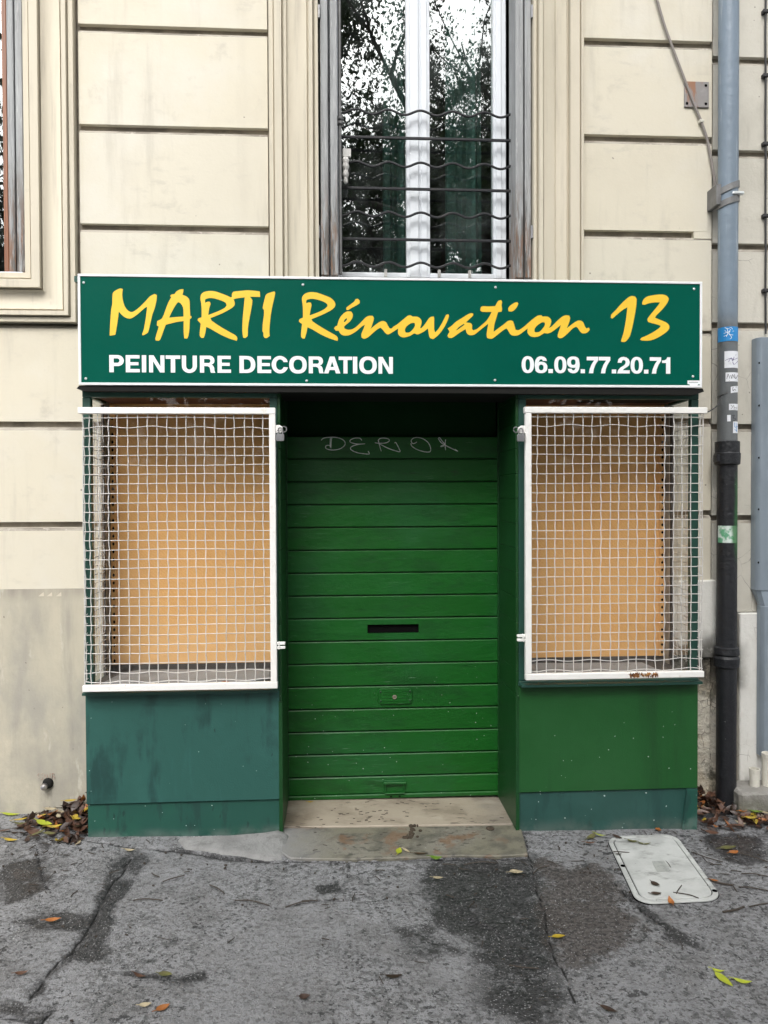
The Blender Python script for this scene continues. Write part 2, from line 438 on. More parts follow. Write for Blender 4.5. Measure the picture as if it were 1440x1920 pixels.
MT['foliage2'] = mat('mid_foliage', (.05, .08, .03), [((.035, .05, .022), .8, ('noise', 1.5, .4, .6))], rough=.6)
MT['bark'] = mat('dark_bark', (.06, .05, .04), [((.03, .026, .022), .8, ('noise', 8, .4, .6, (2, 2, .3)))], rough=.9)
MT['kerbstone'] = mat('grey_kerbstone', (.3, .295, .28), [((.2, .195, .185), .6, ('noise', 6, .4, .65))], rough=.85)
MT['roadm'] = mat('road_asphalt', (.05, .05, .052), [((.075, .075, .078), .6, ('noise', 3, .4, .65)), ((.14, .14, .14), .7, ('speck', 60, .12, .3))], rough=.85, bump=[(('noise', 120, .2, .8), .003)])
MT['earth'] = mat('earth_verge', (.07, .06, .04), [((.05, .07, .03), .8, ('noise', 2, .4, .65))], rough=.95)

MT['pave'] = mat('worn_pavement_asphalt', (0.254, 0.256, 0.265), [
    ((0.308, 0.311, 0.322), .8, ('noise', 1.6, .42, .60)),
    ((0.192, 0.190, 0.191), .7, ('noise', 5, .45, .62)),
    ((0.332, 0.335, 0.344), .5, ('noise', 40, .52, .62)),
    ((0.130, 0.129, 0.130), .8, ('noise', 60, .52, .59)),
    ((0.085, 0.087, 0.087), .7, [('noise', 42, .52, .57), ('noise', 1.9, .44, .56)]),
    ((0.036, 0.036, 0.038), .9, [('noise', 24, .585, .63), ('noise', 2.4, .42, .54)]),
    ((0.031, 0.031, 0.033), .9, [('noise', 62, .575, .61), ('noise', 1.8, .40, .5)]),
    ((0.077, 0.075, 0.078), .55, ('attrn', 'wet', 2.5, 1.0, .12, .60)),
    ((0.046, 0.044, 0.046), .90, ('attrn', 'wet', 9, 2.2, .34, .62)),
    ((0.075, 0.060, 0.053), .80, ('attrn', 'brown', 9, 2.0, .32, .75)),
    ((.012, .012, .013), .85, [('noise', 85, .49, .56), ('attr', 'wet', .1, .7)]),
    ((.028, .026, .025), .8, [('noise', 70, .50, .56), ('attr', 'brown', .1, .7)]),
    ((.36, .36, .365), .85, ('speck', 110, .26, .34)),
    ((.31, .31, .315), .8, ('speck', 70, .17, .40)),
    ((.46, .46, .46), .9, [('speck', 56, .19, .60), ('noise', 3.5, .44, .58)]),
    ((.40, .40, .405), .85, [('speck', 95, .27, .60), ('attr', 'wet', .15, .6), ('noise', 9, .36, .58)]),
    ((.03, .03, .03), .85, ('speck', 46, .14, .50)),
    ((.008, .008, .008), .95, ('attr', 'crack', .25, .75)),
], rough=.62, rough_layers=[(.34, ('attr', 'wet', .2, .8))],
    bump=[(('noise', 130, .2, .8), .006), (('noise', 9, .3, .7), .010)])


# ------------------------------------------------------------------ mesh helpers
class MB:
    def __init__(s):
        s.v, s.f = [], []

    def add(s, vs, fs):
        b = len(s.v)
        s.v += [tuple(v) for v in vs]
        s.f += [tuple(b + i for i in f) for f in fs]
        return s

    def box(s, x0, x1, y0, y1, z0, z1):
        if x0 > x1: x0, x1 = x1, x0
        if y0 > y1: y0, y1 = y1, y0
        if z0 > z1: z0, z1 = z1, z0
        v = [(x0, y0, z0), (x1, y0, z0), (x1, y1, z0), (x0, y1, z0), (x0, y0, z1), (x1, y0, z1), (x1, y1, z1), (x0, y1, z1)]
        return s.add(v, [(0, 3, 2, 1), (4, 5, 6, 7), (0, 1, 5, 4), (1, 2, 6, 5), (2, 3, 7, 6), (3, 0, 4, 7)])

    def prism(s, poly, fn, d):
        """poly: list of 2D points; fn(u, v, w) -> 3D; extruded from w=0 to w=d"""
        n = len(poly)
        vs = [fn(u, v, 0) for u, v in poly] + [fn(u, v, d) for u, v in poly]
        fs = [tuple(range(n)), tuple(range(2 * n - 1, n - 1, -1))]
        fs += [(i, i + n, (i + 1) % n + n, (i + 1) % n) for i in range(n)]
        return s.add(vs, fs)

    def tube(s, path, r, n=8, cap=True, flat=None):
        path = [Vector(p) for p in path]
        N = len(path)
        rr = r if hasattr(r, '__len__') else [r] * N
        ref = Vector((0, 0, 1))
        d0 = (path[-1] - path[0]).normalized()
        if abs(d0.z) > .9: ref = Vector((0, 1, 0))
        vs, fs = [], []
        for i, p in enumerate(path):
            d = (path[min(i + 1, N - 1)] - path[max(i - 1, 0)])
            d = d.normalized() if d.length > 1e-9 else d0
            a = d.cross(ref)
            if a.length < 1e-4: a = d.cross(Vector((1, 0, 0)))
            a.normalize()
            b = a.cross(d)
            for k in range(n):
                t = 2 * math.pi * (k + .5) / n
                vs.append(p + (a * math.cos(t) + b * math.sin(t)) * rr[i])
        for i in range(N - 1):
            for k in range(n):
                k2 = (k + 1) % n
                fs.append((i * n + k, i * n + k2, (i + 1) * n + k2, (i + 1) * n + k))
        if cap:
            fs.append(tuple(range(n - 1, -1, -1)))
            fs.append(tuple((N - 1) * n + k for k in range(n)))
        return s.add(vs, fs)

    def lathe(s, prof, c, n=20, axis='z'):
        """prof: list of (r, h)"""
        vs, fs = [], []
        for r, h in prof:
            for k in range(n):
                t = 2 * math.pi * k / n
                a, b = r * math.cos(t), r * math.sin(t)
                vs.append((c[0] + a, c[1] + b, c[2] + h) if axis == 'z' else (c[0] + a, c[1] + h, c[2] + b))
        for i in range(len(prof) - 1):
            for k in range(n):
                k2 = (k + 1) % n
                fs.append((i * n + k, i * n + k2, (i + 1) * n + k2, (i + 1) * n + k))
        fs.append(tuple(range(n)))
        fs.append(tuple((len(prof) - 1) * n + k for k in range(n)))
        return s.add(vs, fs)

    def build(s, name, m, parent=None, bevel=0.0, smooth=30, seg=1):
        me = bpy.data.meshes.new(name)
        me.from_pydata(s.v, [], s.f)
        bm = bmesh.new()
        bm.from_mesh(me)
        bmesh.ops.recalc_face_normals(bm, faces=bm.faces)
        if bevel:
            es = [e for e in bm.edges if len(e.link_faces) == 2 and e.calc_face_angle(0) > .6]
            bmesh.ops.bevel(bm, geom=es, offset=bevel, segments=seg, profile=.6, affect='EDGES', clamp_overlap=True)
        bm.to_mesh(me)
        bm.free()
        if smooth:
            me.polygons.foreach_set('use_smooth', [True] * len(me.polygons))
            me.set_sharp_from_angle(angle=math.radians(smooth))
        return link(name, me, m, parent)


def link(name, me, m, parent=None):
    if m is not None and not me.materials:
        me.materials.append(MT[m])
    o = bpy.data.objects.new(name, me)
    COL.objects.link(o)
    if parent is not None:
        o.parent = parent
        o.matrix_parent_inverse = Matrix.Translation(-world_t(parent))
    return o


def world_t(o):
    if o.parent is None:
        return o.location.copy()
    return world_t(o.parent) + o.matrix_parent_inverse.translation + o.location


def tag(o, label=None, cat=None, group=None, kind=None):
    if label: o['label'] = label
    if cat: o['category'] = cat
    if group: o['group'] = group
    if kind: o['kind'] = kind
    return o


def empty(name, loc, label, cat, group=None):
    o = bpy.data.objects.new(name, None)
    o.empty_display_size = .1
    o.location = loc
    COL.objects.link(o)
    return tag(o, label, cat, group)


def bx(name, m, parent, x0, x1, y0, y1, z0, z1, bevel=0.0):
    return MB().box(x0, x1, y0, y1, z0, z1).build(name, m, parent, bevel)


def crom(pts, n=6):
    """Catmull-Rom through the points"""
    pts = [Vector(p) for p in pts]
    P_ = [pts[0] * 2 - pts[1]] + pts + [pts[-1] * 2 - pts[-2]]
    out = []
    for i in range(1, len(P_) - 2):
        a, b, c, d = P_[i - 1:i + 3]
        for k in range(n):
            t = k / n
            out.append(.5 * ((2 * b) + (c - a) * t + (2 * a - 5 * b + 4 * c - d) * t * t + (3 * b - a - 3 * c + d) * t ** 3))
    out.append(pts[-1])
    return out


def fill2d(polys):
    """2D outlines (outer rings and holes) -> (verts2d, faces) using curve fill"""
    cu = bpy.data.curves.new('outline', 'CURVE')
    cu.dimensions = '2D'
    cu.fill_mode = 'BOTH'
    for p in polys:
        sp = cu.splines.new('POLY')
        sp.points.add(len(p) - 1)
        for q, (u, v) in zip(sp.points, p):
            q.co = (u, v, 0, 1)
        sp.use_cyclic_u = True
    ob = bpy.data.objects.new('outline', cu)
    COL.objects.link(ob)
    dg = bpy.context.evaluated_depsgraph_get()
    me = bpy.data.meshes.new_from_object(ob.evaluated_get(dg))
    vs = [(v.co.x, v.co.y) for v in me.vertices]
    fs = [tuple(p.vertices) for p in me.polygons]
    bpy.data.objects.remove(ob)
    bpy.data.curves.remove(cu)
    bpy.data.meshes.remove(me)
    return vs, fs


# value noise in numpy for the pavement
def vnoise(x, y, seed):
    rs = np.random.RandomState(seed)
    T = rs.rand(64, 64)
    xi = np.floor(x).astype(int); yi = np.floor(y).astype(int)
    fx = x - xi; fy = y - yi
    fx = fx * fx * (3 - 2 * fx); fy = fy * fy * (3 - 2 * fy)
    a = T[xi % 64, yi % 64]; b = T[(xi + 1) % 64, yi % 64]; c = T[xi % 64, (yi + 1) % 64]; d = T[(xi + 1) % 64, (yi + 1) % 64]
    return (a * (1 - fx) + b * fx) * (1 - fy) + (c * (1 - fx) + d * fx) * fy


def fbm(x, y, seed, o=4):
    r = 0; a = .5
    for i in range(o):
        r = r + a * vnoise(x * 2 ** i, y * 2 ** i, seed + i); a *= .5
    return r


# ------------------------------------------------------------------ the ground
def seg_dist(x, y, pts):
    d = np.full(x.shape, 9.0)
    for a, b in zip(pts[:-1], pts[1:]):
        ax, ay, bx_, by = a[0], a[1], b[0], b[1]
        L = (bx_ - ax) ** 2 + (by - ay) ** 2 + 1e-12
        t = np.clip(((x - ax) * (bx_ - ax) + (y - ay) * (by - ay)) / L, 0, 1)
        d = np.minimum(d, np.hypot(x - ax - t * (bx_ - ax), y - ay - t * (by - ay)))
    return d


def poly_sd(x, y, pts):
    d = seg_dist(x, y, pts + pts[:1])
    ins = np.zeros(x.shape, bool)
    n = len(pts)
    for i in range(n):
        x0, y0 = pts[i]; x1, y1 = pts[(i + 1) % n]
        c = ((y0 > y) != (y1 > y)) & (x < (x1 - x0) * (y - y0) / (y1 - y0 + 1e-12) + x0)
        ins ^= c
    return np.where(ins, d, -d)


def gp(l):
    return [(G(a, b).x, G(a, b).y) for a, b in l]


def sstep(v, a, b):
    t = np.clip((v - a) / (b - a), 0, 1)
    return t * t * (3 - 2 * t)


PX0, PX1, PY0, PY1, ST = -2.2, 2.8, -1.62, .30, .0085
nx, ny = int((PX1 - PX0) / ST) + 1, int((PY1 - PY0) / ST) + 1
gx, gy = np.meshgrid(np.linspace(PX0, PX1, nx), np.linspace(PY0, PY1, ny))
wx = gx + .05 * (fbm(gx * 9, gy * 9, 3) - .5) + .10 * (fbm(gx * 2.5, gy * 2.5, 4) - .5)
wy = gy + .05 * (fbm(gx * 9, gy * 9, 13) - .5) + .10 * (fbm(gx * 2.5, gy * 2.5, 14) - .5)
cxn = gx + .022 * (fbm(gx * 16, gy * 16, 5) - .5)
cyn = gy + .022 * (fbm(gx * 16, gy * 16, 6) - .5)
wet = np.zeros(gx.shape); brown = np.zeros(gx.shape); crack = np.zeros(gx.shape)
for pl, soft, amt in [
    ([(800, 1640), (830, 1612), (985, 1610), (1008, 1690), (1033, 1760), (1040, 1815), (960, 1850), (905, 1830), (885, 1765), (830, 1745), (800, 1700)], .13, 1.0),
    ([(880, 1780), (1010, 1770), (1060, 1860), (1000, 1925), (900, 1890)], .16, .8),
    ([(0, 1622), (70, 1610), (95, 1650), (85, 1672), (40, 1690), (0, 1700)], .04, .9),
    ([(15, 1735), (110, 1712), (170, 1722), (165, 1745), (60, 1752)], .03, .8),
    ([(1315, 1565), (1420, 1560), (1440, 1600), (1400, 1625), (1340, 1610)], .05, .8),
    ([(590, 1665), (640, 1650), (650, 1672), (600, 1680)], .03, .75),
    ([(720, 1740), (800, 1735), (860, 1790), (760, 1800)], .08, .6),
    ([(330, 1835), (370, 1825), (372, 1842), (335, 1848)], .02, .8),
]:
    wet = np.maximum(wet, amt * sstep(poly_sd(wx, wy, gp(pl)), -soft, soft))
for pl, w in [
    ([(160, 1785), (178, 1730), (195, 1690), (215, 1650), (232, 1625), (245, 1608)], .055),
    ([(60, 1870), (100, 1815), (135, 1785), (165, 1750)], .018),
    ([(0, 1900), (40, 1908), (75, 1918), (95, 1898)], .022),
    ([(50, 1560), (75, 1600), (80, 1640), (95, 1668)], .022),
    ([(285, 1592), (350, 1600), (420, 1610), (500, 1617)], .018),
    ([(1165, 1670), (1205, 1712), (1250, 1745), (1262, 1755)], .012),
    ([(1240, 1752), (1270, 1765), (1298, 1778)], .014),
    ([(540, 1700), (570, 1690), (620, 1690), (690, 1680)], .006),
    ([(240, 1830), (300, 1838), (345, 1842)], .010),
]:
    wet = np.maximum(wet, np.clip(.15 + 1.3 * fbm(gx * 6, gy * 6, 44), 0, 1) * sstep(w * (.1 + 1.7 * fbm(gx * 7, gy * 7, 40)) - seg_dist(wx, wy, gp(pl)), -.040, .035))
brown = sstep(poly_sd(wx, wy, gp([(1000, 1612), (1110, 1620), (1165, 1680), (1190, 1740), (1150, 1790), (1080, 1820), (1040, 1800), (1010, 1690)])), -.10, .10)
brown = np.maximum(brown, .7 * sstep(poly_sd(wx, wy, gp([(20, 1635), (90, 1640), (90, 1672), (40, 1685)])), -.03, .03))
brown = np.maximum(brown, .8 * sstep(poly_sd(wx, wy, gp([(1330, 1570), (1410, 1565), (1420, 1600), (1350, 1600)])), -.03, .03))
for pl, w in [
    ([(55, 1880), (72, 1850), (95, 1820), (112, 1800), (136, 1784), (160, 1745), (175, 1720), (190, 1690), (208, 1660), (228, 1634), (246, 1608)], .0055),
    ([(0, 1905), (40, 1911), (75, 1922), (93, 1899)], .007),
    ([(68, 1585), (74, 1620), (80, 1655), (95, 1668)], .004),
    ([(528, 1614), (640, 1616), (760, 1612), (880, 1611), (990, 1607)], .006),
    ([(982, 1562), (990, 1600), (1005, 1660), (1018, 1710), (1030, 1770), (1062, 1840), (1090, 1910)], .0035),
    ([(1150, 1655), (1200, 1705), (1250, 1740), (1262, 1752)], .0035),
    ([(1238, 1752), (1265, 1765), (1296, 1780)], .003),
    ([(525, 1612), (560, 1625), (590, 1640)], .0025), ([(650, 1612), (657, 1628), (650, 1645)], .0025), ([(690, 1612), (740, 1622), (790, 1628)], .002),
    ([(165, 1577), (250, 1590), (330, 1594), (420, 1610), (520, 1618)], .006),
    ([(535, 1695), (580, 1690), (640, 1688), (690, 1680)], .0022), ([(305, 1655), (350, 1643)], .002),
    ([(395, 1660), (420, 1676)], .002), ([(440, 1690), (470, 1700), (520, 1703)], .002), ([(360, 1725), (385, 1738)], .002),
    ([(1210, 1600), (1240, 1580), (1285, 1572)], .002), ([(1330, 1640), (1380, 1655), (1440, 1660)], .0022), ([(1390, 1580), (1440, 1600)], .003),
]:
    wv = w * .62 * (.2 + 1.7 * fbm(gx * 20, gy * 20, 60))
    crack = np.maximum(crack, sstep(wv - seg_dist(cxn, cyn, gp(pl)), -.005, .003))
edge = sstep(np.minimum(np.minimum(gx - PX0, PX1 - gx), gy - PY0), 0, .15)
hz = (.006 * (fbm(gx * 3, gy * 3, 21) - .5) + .004 * (fbm(gx * 22, gy * 22, 22) - .5)) - .009 * crack - .004 * wet * (wet < .95)
hz = hz * edge
zz = gz(gx) + hz
me = bpy.data.meshes.new('pavement')
nv = nx * ny
extra = [(-40, -4.2), (40, -4.2), (40, PY0), (-40, PY0), (-40, PY1), (PX0, PY1), (PX0, PY0), (PX1, PY0), (PX1, PY1), (40, PY1)]
co_ = np.concatenate([np.stack([gx, gy, zz], -1).reshape(-1, 3), np.array([(a, b, gz(max(-3, min(4, a)))) for a, b in extra])])
ii = np.arange(nv).reshape(ny, nx)
q = np.stack([ii[:-1, :-1], ii[:-1, 1:], ii[1:, 1:], ii[1:, :-1]], -1).reshape(-1, 4)
e0 = nv
qe = np.array([[e0, e0 + 1, e0 + 2, e0 + 3]])
quads = np.concatenate([q, qe, [[e0 + 3, e0 + 6, e0 + 5, e0 + 4]], [[e0 + 7, e0 + 2, e0 + 9, e0 + 8]]])
me.vertices.add(len(co_)); me.vertices.foreach_set('co', co_.ravel())
me.loops.add(quads.size); me.loops.foreach_set('vertex_index', quads.ravel().astype(np.int32))
me.polygons.add(len(quads)); me.polygons.foreach_set('loop_start', np.arange(0, quads.size, 4, dtype=np.int32))
me.update(calc_edges=True)
me.polygons.foreach_set('use_smooth', [True] * len(quads))
for nm, arr in (('wet', wet), ('brown', brown), ('crack', crack)):
    a = me.attributes.new(nm, 'FLOAT', 'POINT')
    a.data.foreach_set('value', np.concatenate([arr.ravel(), np.zeros(len(extra))]).astype(np.float32))
tag(link('pavement', me, 'pave'), kind='structure')
tag(bx('kerb', 'kerbstone', None, -40, 40, -4.36, -4.2, -.3, .005, .015), kind='structure')
tag(MB().add([(-60, -8.0, -.14), (60, -8.0, -.14), (60, -4.36, -.14), (-60, -4.36, -.14)], [(0, 1, 2, 3)]).build('road', 'roadm'), kind='structure')
tag(MB().add([(-400, -400, -.16), (400, -400, -.16), (400, -7.99, -.16), (-400, -7.99, -.16)], [(0, 1, 2, 3)]).build('verge', 'earth'), kind='structure')
tag(MB().add([(-400, -8, -.33), (400, -8, -.33), (400, 400, -.33), (-400, 400, -.33)], [(0, 1, 2, 3)]).build('ground', 'earth'), kind='structure')

# ------------------------------------------------------------------ the building
YW = .28                                    # front of the rendered courses
XC0, XC1 = X(597, YW, 300), X(1000, YW, 300)    # middle window opening
XL1 = X(44, YW, 300)                        # right jamb of the left window
ZL = Z(20, 511, YW)                         # its sill
ZC = 2.56                                   # sill of the middle window
SX0, SX1 = -1.104, 1.634                    # shopfront
XR = X(1336, YW, 300)                       # right end of this building
YC = YW + .026
bld = empty('apartment_building', (-.3, .3, 0), 'cream rendered apartment house wall with grooved courses and moulded window surrounds around the green shop', 'building')
core = MB()
core.box(-3.3, -2.75, YC, .56, -.2, 7)
core.box(-2.75, XL1, YC, .56, -.2, ZL - .03)
core.box(XL1, SX0 + .006, YC, .56, -.2, 7)
core.box(SX0 + .006, XC0, YC, .56, 1.99, 7)
core.box(XC0, XC1, YC, .56, 1.99, ZC - .03)
core.box(XC1, SX1 - .004, YC, .56, 1.99, 7)
core.box(SX1 - .004, XR, YC, .56, -.2, 7)
core.box(XC0, XC1, YC, .56, 4.7, 7)
core.box(-2.75, XL1, YC, .56, 4.7, 7)
core.build('wall', 'core', bld)
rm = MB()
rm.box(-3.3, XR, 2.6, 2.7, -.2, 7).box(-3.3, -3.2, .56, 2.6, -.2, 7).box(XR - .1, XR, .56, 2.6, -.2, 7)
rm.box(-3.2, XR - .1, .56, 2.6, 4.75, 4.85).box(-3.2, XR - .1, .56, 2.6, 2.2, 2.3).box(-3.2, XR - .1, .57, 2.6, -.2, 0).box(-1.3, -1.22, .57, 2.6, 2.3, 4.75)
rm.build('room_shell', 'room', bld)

GR = .028


def block(x0, x1, z0, z1, m='render', y=YW, parent=bld, top=True, bot=True, name='wall_block'):
    a = z0 + (GR / 2 if bot else 0)
    b = z1 - (GR / 2 if top else 0)
    j = lambda: random.uniform(-.0012, .0012)
    pr = [(y, a), (y, b - .013 + j()), (y + .010, b + .001), (y + .028, b + .003), (y + .028, a)]
    o = MB().prism(pr, lambda u, v, w: (x0 + w, u, v), x1 - x0).build(name, m, parent, 0, 0)
    o.data.materials.append(MT['chamfer'])
    o.data.polygons[3].material_index = 1
    return o


XA, XB = X(149, YW, 300), X(502.5, YW, 300)
XD, XE = X(1095, YW, 300), XR - .004
ZU = [2.30, 2.768, 3.228, 3.69, 4.15, 4.62]
for a, b in zip(ZU[:-1], ZU[1:]):
    block(XA, XB, a, b, bot=a > 2.4)
    block(XD, XE, a + .01, b + .008, bot=a > 2.4)
zf = 2.778
bx('groove_filler', 'render', bld, X(1301, YW, 437), XE, YW + .001, YW + .03, zf - .02, zf + .022)
for a, b in ((1.076, 1.376), (1.376, 1.845), (1.845, 2.305)):
    block(-3.3, SX0 + .005, a, b, bot=a > 1.2, top=b < 2.2)
for a, b in ((1.085, 1.415), (1.415, 1.866), (1.866, 2.310)):
    block(SX1 - .003, XE, a, b, bot=a > 1.2)
bx('dado_panel', 'dado', bld, -3.3, SX0 + .005, YW - .001, YW + .03, -.2, 1.0755)
bx('damaged_panel', 'flaky', bld, SX1 - .003, XE, YW + .002, YW + .03, -.2, .70)
bx('plaster_patch', 'whitewash', bld, SX1 - .003, X(1341, YW, 1150), YW - .014, YW + .03, .70, 1.085, .006)
for k, px in enumerate((72, 88, 105)):
    pts = [P(px, 1118, YW), P(px + 11, 1118, YW), P(px + 10, 1110, YW)]
    MB().prism([(p.x, p.z) for p in pts], lambda u, v, w: (u, YW - .0025 + w, v), .002).build('plaster_chip', 'mould', bld)

# moulded surrounds
def surround(name, prof, stations):
    """prof: (d, proud) across the moulding; stations: functions d -> (x, z)"""
    vs, fs = [], []
    n = len(prof)
    for st in stations:
        for d, h in prof:
            x, z = st(d)
            vs.append((x, YW - h, z))
    for i in range(len(stations) - 1):
        for k in range(n - 1):
            fs.append((i * n + k, i * n + k + 1, (i + 1) * n + k + 1, (i + 1) * n + k))
    return MB().add(vs, fs).build(name, 'mould', bld, smooth=40)


def pxprof(l, ox, py):
    o = X(ox, YW - .03, py)
    return [(abs(X(p, YW - .03, py) - o), h) for p, h in l]


pl_ = pxprof([(505, -.02), (505, .03), (513, .03), (513.6, .020), (515.4, .020), (516, .046), (529, .046), (530, .018), (532, .018), (533, .034), (538, .034), (539, .016), (541, .016), (548, .014), (566, .020), (576, .032), (577, .02), (579.5, .02), (580.5, .054), (587, .054), (588, .022), (590, .022), (591, .038), (597, .038), (597, -.165)], 505, 300)
xo = X(505, YW - .03, 300)
surround('window_surround', pl_, [lambda d: (xo + d, 2.3), lambda d: (xo + d, 4.7)])
pr_ = pxprof([(1095, -.02), (1095, .03), (1090, .03), (1089, .018), (1087, .018), (1085, .046), (1068, .046), (1067, .016), (1064, .016), (1062, .032), (1056, .022), (1044, .016), (1043, .010), (1041, .010), (1040, .018), (1022, .03), (1019, .03), (1018, .016), (1016.5, .016), (1016, .052), (1009, .052), (1008, .022), (1006, .022), (1005, .038), (1000, .038), (1000, -.165)], 1095, 300)
xo2 = X(1095, YW - .03, 300)
surround('window_surround', pr_, [lambda d: (xo2 - d, 2.3), lambda d: (xo2 - d, 4.7)])
pw = pxprof([(137.5, -.02), (137.5, .03), (129, .03), (128.4, .018), (126.6, .018), (126, .046), (118, .046), (117.3, .02), (115, .02), (114, .034), (108, .028), (95, .016), (82, .022), (77.5, .034), (77, .018), (75, .018), (74.5, .054), (59, .054), (58.3, .022), (56, .022), (55, .038), (45, .038), (44, -.12)], 137.5, 217)
xo3 = X(137.5, YW - .03, 217)
zb3 = Z(100, 603, YW - .03)
surround('window_surround', pw, [lambda d: (xo3 - d, 4.7), lambda d: (xo3 - d, zb3 + d), lambda d: (-2.8, zb3 + d)])
bx('surround_backing', 'mould', bld, -2.8, xo3 - .01, YW + .001, YW + .024, zb3 + .01, ZL - .04)

# middle window
YG = .43
fx0, fx1 = X(613, YG, 300), X(949, YG, 300)
zr0, zr1 = Z(780, 521, YG), Z(780, 511.5, YG)
wf = MB()
wf.box(fx0, X(640, YG, 300), YG, YG + .06, zr0, 4.7)
wf.box(X(925, YG, 300), fx1, YG, YG + .06, zr0, 4.7)
wf.box(X(640, YG, 300), X(762, YG, 300), YG + .002, YG + .06, zr0, zr1)
wf.box(X(806, YG, 300), X(925, YG, 300), YG + .002, YG + .06, zr0, zr1)
wf.box(X(929, YG, 300), X(940, YG, 300), YG - .008, YG - .0005, zr0, 4.7)
win = wf.build('window', 'pvc', bld, .003)
ml = MB()
ml.box(X(762, YG, 300), X(806, YG, 300), YG, YG + .06, zr0, 4.7)
ml.box(X(767.5, YG, 300), X(785, YG, 300), YG - .012, YG - .0005, zr0, 4.7)
ml.box(X(789, YG, 300), X(801, YG, 300), YG - .008, YG - .0005, zr0, 4.7)
ml.build('mullion', 'pvc', win, .004)
for a, b in ((640, 762), (806, 925)):
    bx('pane', 'wglass', win, X(a, YG, 300) - .004, X(b, YG, 300) + .004, YG + .025, YG + .031, zr1 - .004, 4.7)
for px in (723, 823, 880):
    bx('frame_clip', 'sillm', win, X(px - 2.5, YG, 515), X(px + 2.5, YG, 515), YG - .018, YG - .001, zr0 + .002, zr1 + .012, .002)
sl = MB().prism([(YG + .02, zr0 - .001), (YG + .02, 2.50), (YW - .03, 2.50), (YW - .03, Z(780, 524, YW - .03)), (YW + .02, Z(780, 523, YW))], lambda u, v, w: (XC0 + w, u, v), XC1 - XC0)
sl.build('window_sill', 'sillm', bld, .003)
bx('blind_box', 'pvc', bld, XC0, XC1, YG - .01, YG + .05, 4.701, 4.75)

def leaf_panel(px0, px1, y0, y1, z0, py=300):
    return bx('shutter_leaf', 'shutwood', bld, X(px0, y0, py), X(px1, y0, py), y0, y1, z0, 4.69, .003)


zsh = Z(620, 516, .27)
leaf_panel(601, 615.5, .268, .42, zsh)
l2 = leaf_panel(619.5, 633, .272, .415, zsh)
r1 = leaf_panel(984.5, 996, .268, .42, zsh)
leaf_panel(967, 981.5, .272, .418, zsh)
for py in (22, 435):
    MB().tube([P(998.5, py - 12, .262), P(998.5, py + 12, .262)], .009, 8).build('hinge', 'lockm', r1)
    MB().tube([P(597.8, py - 12, .262), P(597.8, py + 12, .262)], .007, 8).build('hinge', 'lockm', r1)
# cast catch on the left leaf: tapering lumps under a small plate
ctch = MB()
cx_, cz_ = X(648, .35, 300), Z(648, 345, .35)
ctch.lathe([(.004, 0), (.012, .01), (.009, .03), (.016, .045), (.011, .065), (.018, .085), (.013, .10), (.019, .115), (.010, .13)], (cx_, .352, cz_), 12)
ctch.box(cx_ - .014, cx_ + .026, .342, .36, cz_ + .128, cz_ + .168)
ctch.build('shutter_catch', 'sillm', l2, .002)

# left window
YGL = .40
lw = bx('window', 'brownwood', bld, X(5.5, YGL, 300), X(14.5, YGL, 300), YGL, YGL + .06, ZL, 4.7, .003)
MB().box(-2.75, X(5.5, YGL, 300), YGL, YGL + .05, ZL, ZL + .03).box(-2.75, -2.68, YGL, YGL + .05, ZL + .03, 4.7).build('window_frame', 'pvc', lw)
bx('pane', 'wglass', lw, -2.68, X(5.5, YGL, 300), YGL + .025, YGL + .031, ZL + .03, 4.7)
leaf_panel(30, 43.5, .285, .41, ZL + .005)
bx('shutter_leaf', 'shutwood', bld, X(15.5, .30, 300), X(28, .30, 300), .295, .40, ZL + .005, 4.69, .003)
bx('window_sill', 'pvc', bld, -2.75, XL1 - .002, YW - .02, YGL + .04, ZL - .03, ZL - .001, .004)

# curtains behind the glass
def curtain(px0, px1, label):
    x0, x1 = X(px0, .6, 300), X(px1, .6, 300)
    n = 40
    top, bot = [], []
    for i in range(n + 1):
        t = i / n
        top.append((x0 + (x1 - x0) * t, .62 + .022 * math.sin(t * 22) + .01 * math.sin(t * 51), 4.66))
        bot.append((x0 + (x1 - x0) * t + .01 * math.sin(t * 9), .62 + .026 * math.sin(t * 22 + .3), 2.62))
    b = MB()
    b.add(top + bot, [(i, i + 1, n + 2 + i, n + 1 + i) for i in range(n)])
    off = [(x, y + .006, z) for x, y, z in top + bot]
    b.add(off, [(i, i + 1, n + 2 + i, n + 1 + i) for i in range(n)])
    return tag(b.build('curtain', 'curtain'), label, 'curtain', 'curtains behind the window')


curtain(718, 764, 'narrow green curtain hanging behind the left pane beside the white mullion')
curtain(836, 902, 'wide green curtain hanging behind the right pane of the window')

# iron guard across the window
YB = .385
xg0, xg1 = X(639, YB, 300), X(967, .272, 300) + .002
gd = empty('window_guard', (xg0, YB, ZC), 'black iron window guard of wavy and straight bars across the middle window', 'window guard')
for py in (212, 309.5, 403, 497):
    z = Z(790, py, YB)
    pts = []
    for i in range(97):
        x = xg0 + (xg1 - xg0) * i / 96
        pts.append((x, YB, z + .0115 * math.cos((x - X(668, YB, 300)) * 2 * math.pi / .1585)))
    MB().tube(pts, .0062, 6).build('wavy_bar', 'iron', gd)
for py in (260, 355, 450):
    z = Z(790, py, YB)
    bx('straight_bar', 'iron', gd, xg0, xg1, YB - .006, YB + .006, z - .006, z + .006, .0015)
xp = X(637.5, .33, 300)
zp = Z(637, 225, .33)
MB().tube([(xp, .33, Z(637, 514, .33)), (xp, .33, 4.68)], .0085, 8).lathe([(.009, -.03), (.017, -.022), (.017, -.012), (.012, -.006), (.018, 0), (.018, .01), (.009, .02)], (xp, .33, zp), 12).build('post', 'strap', gd)
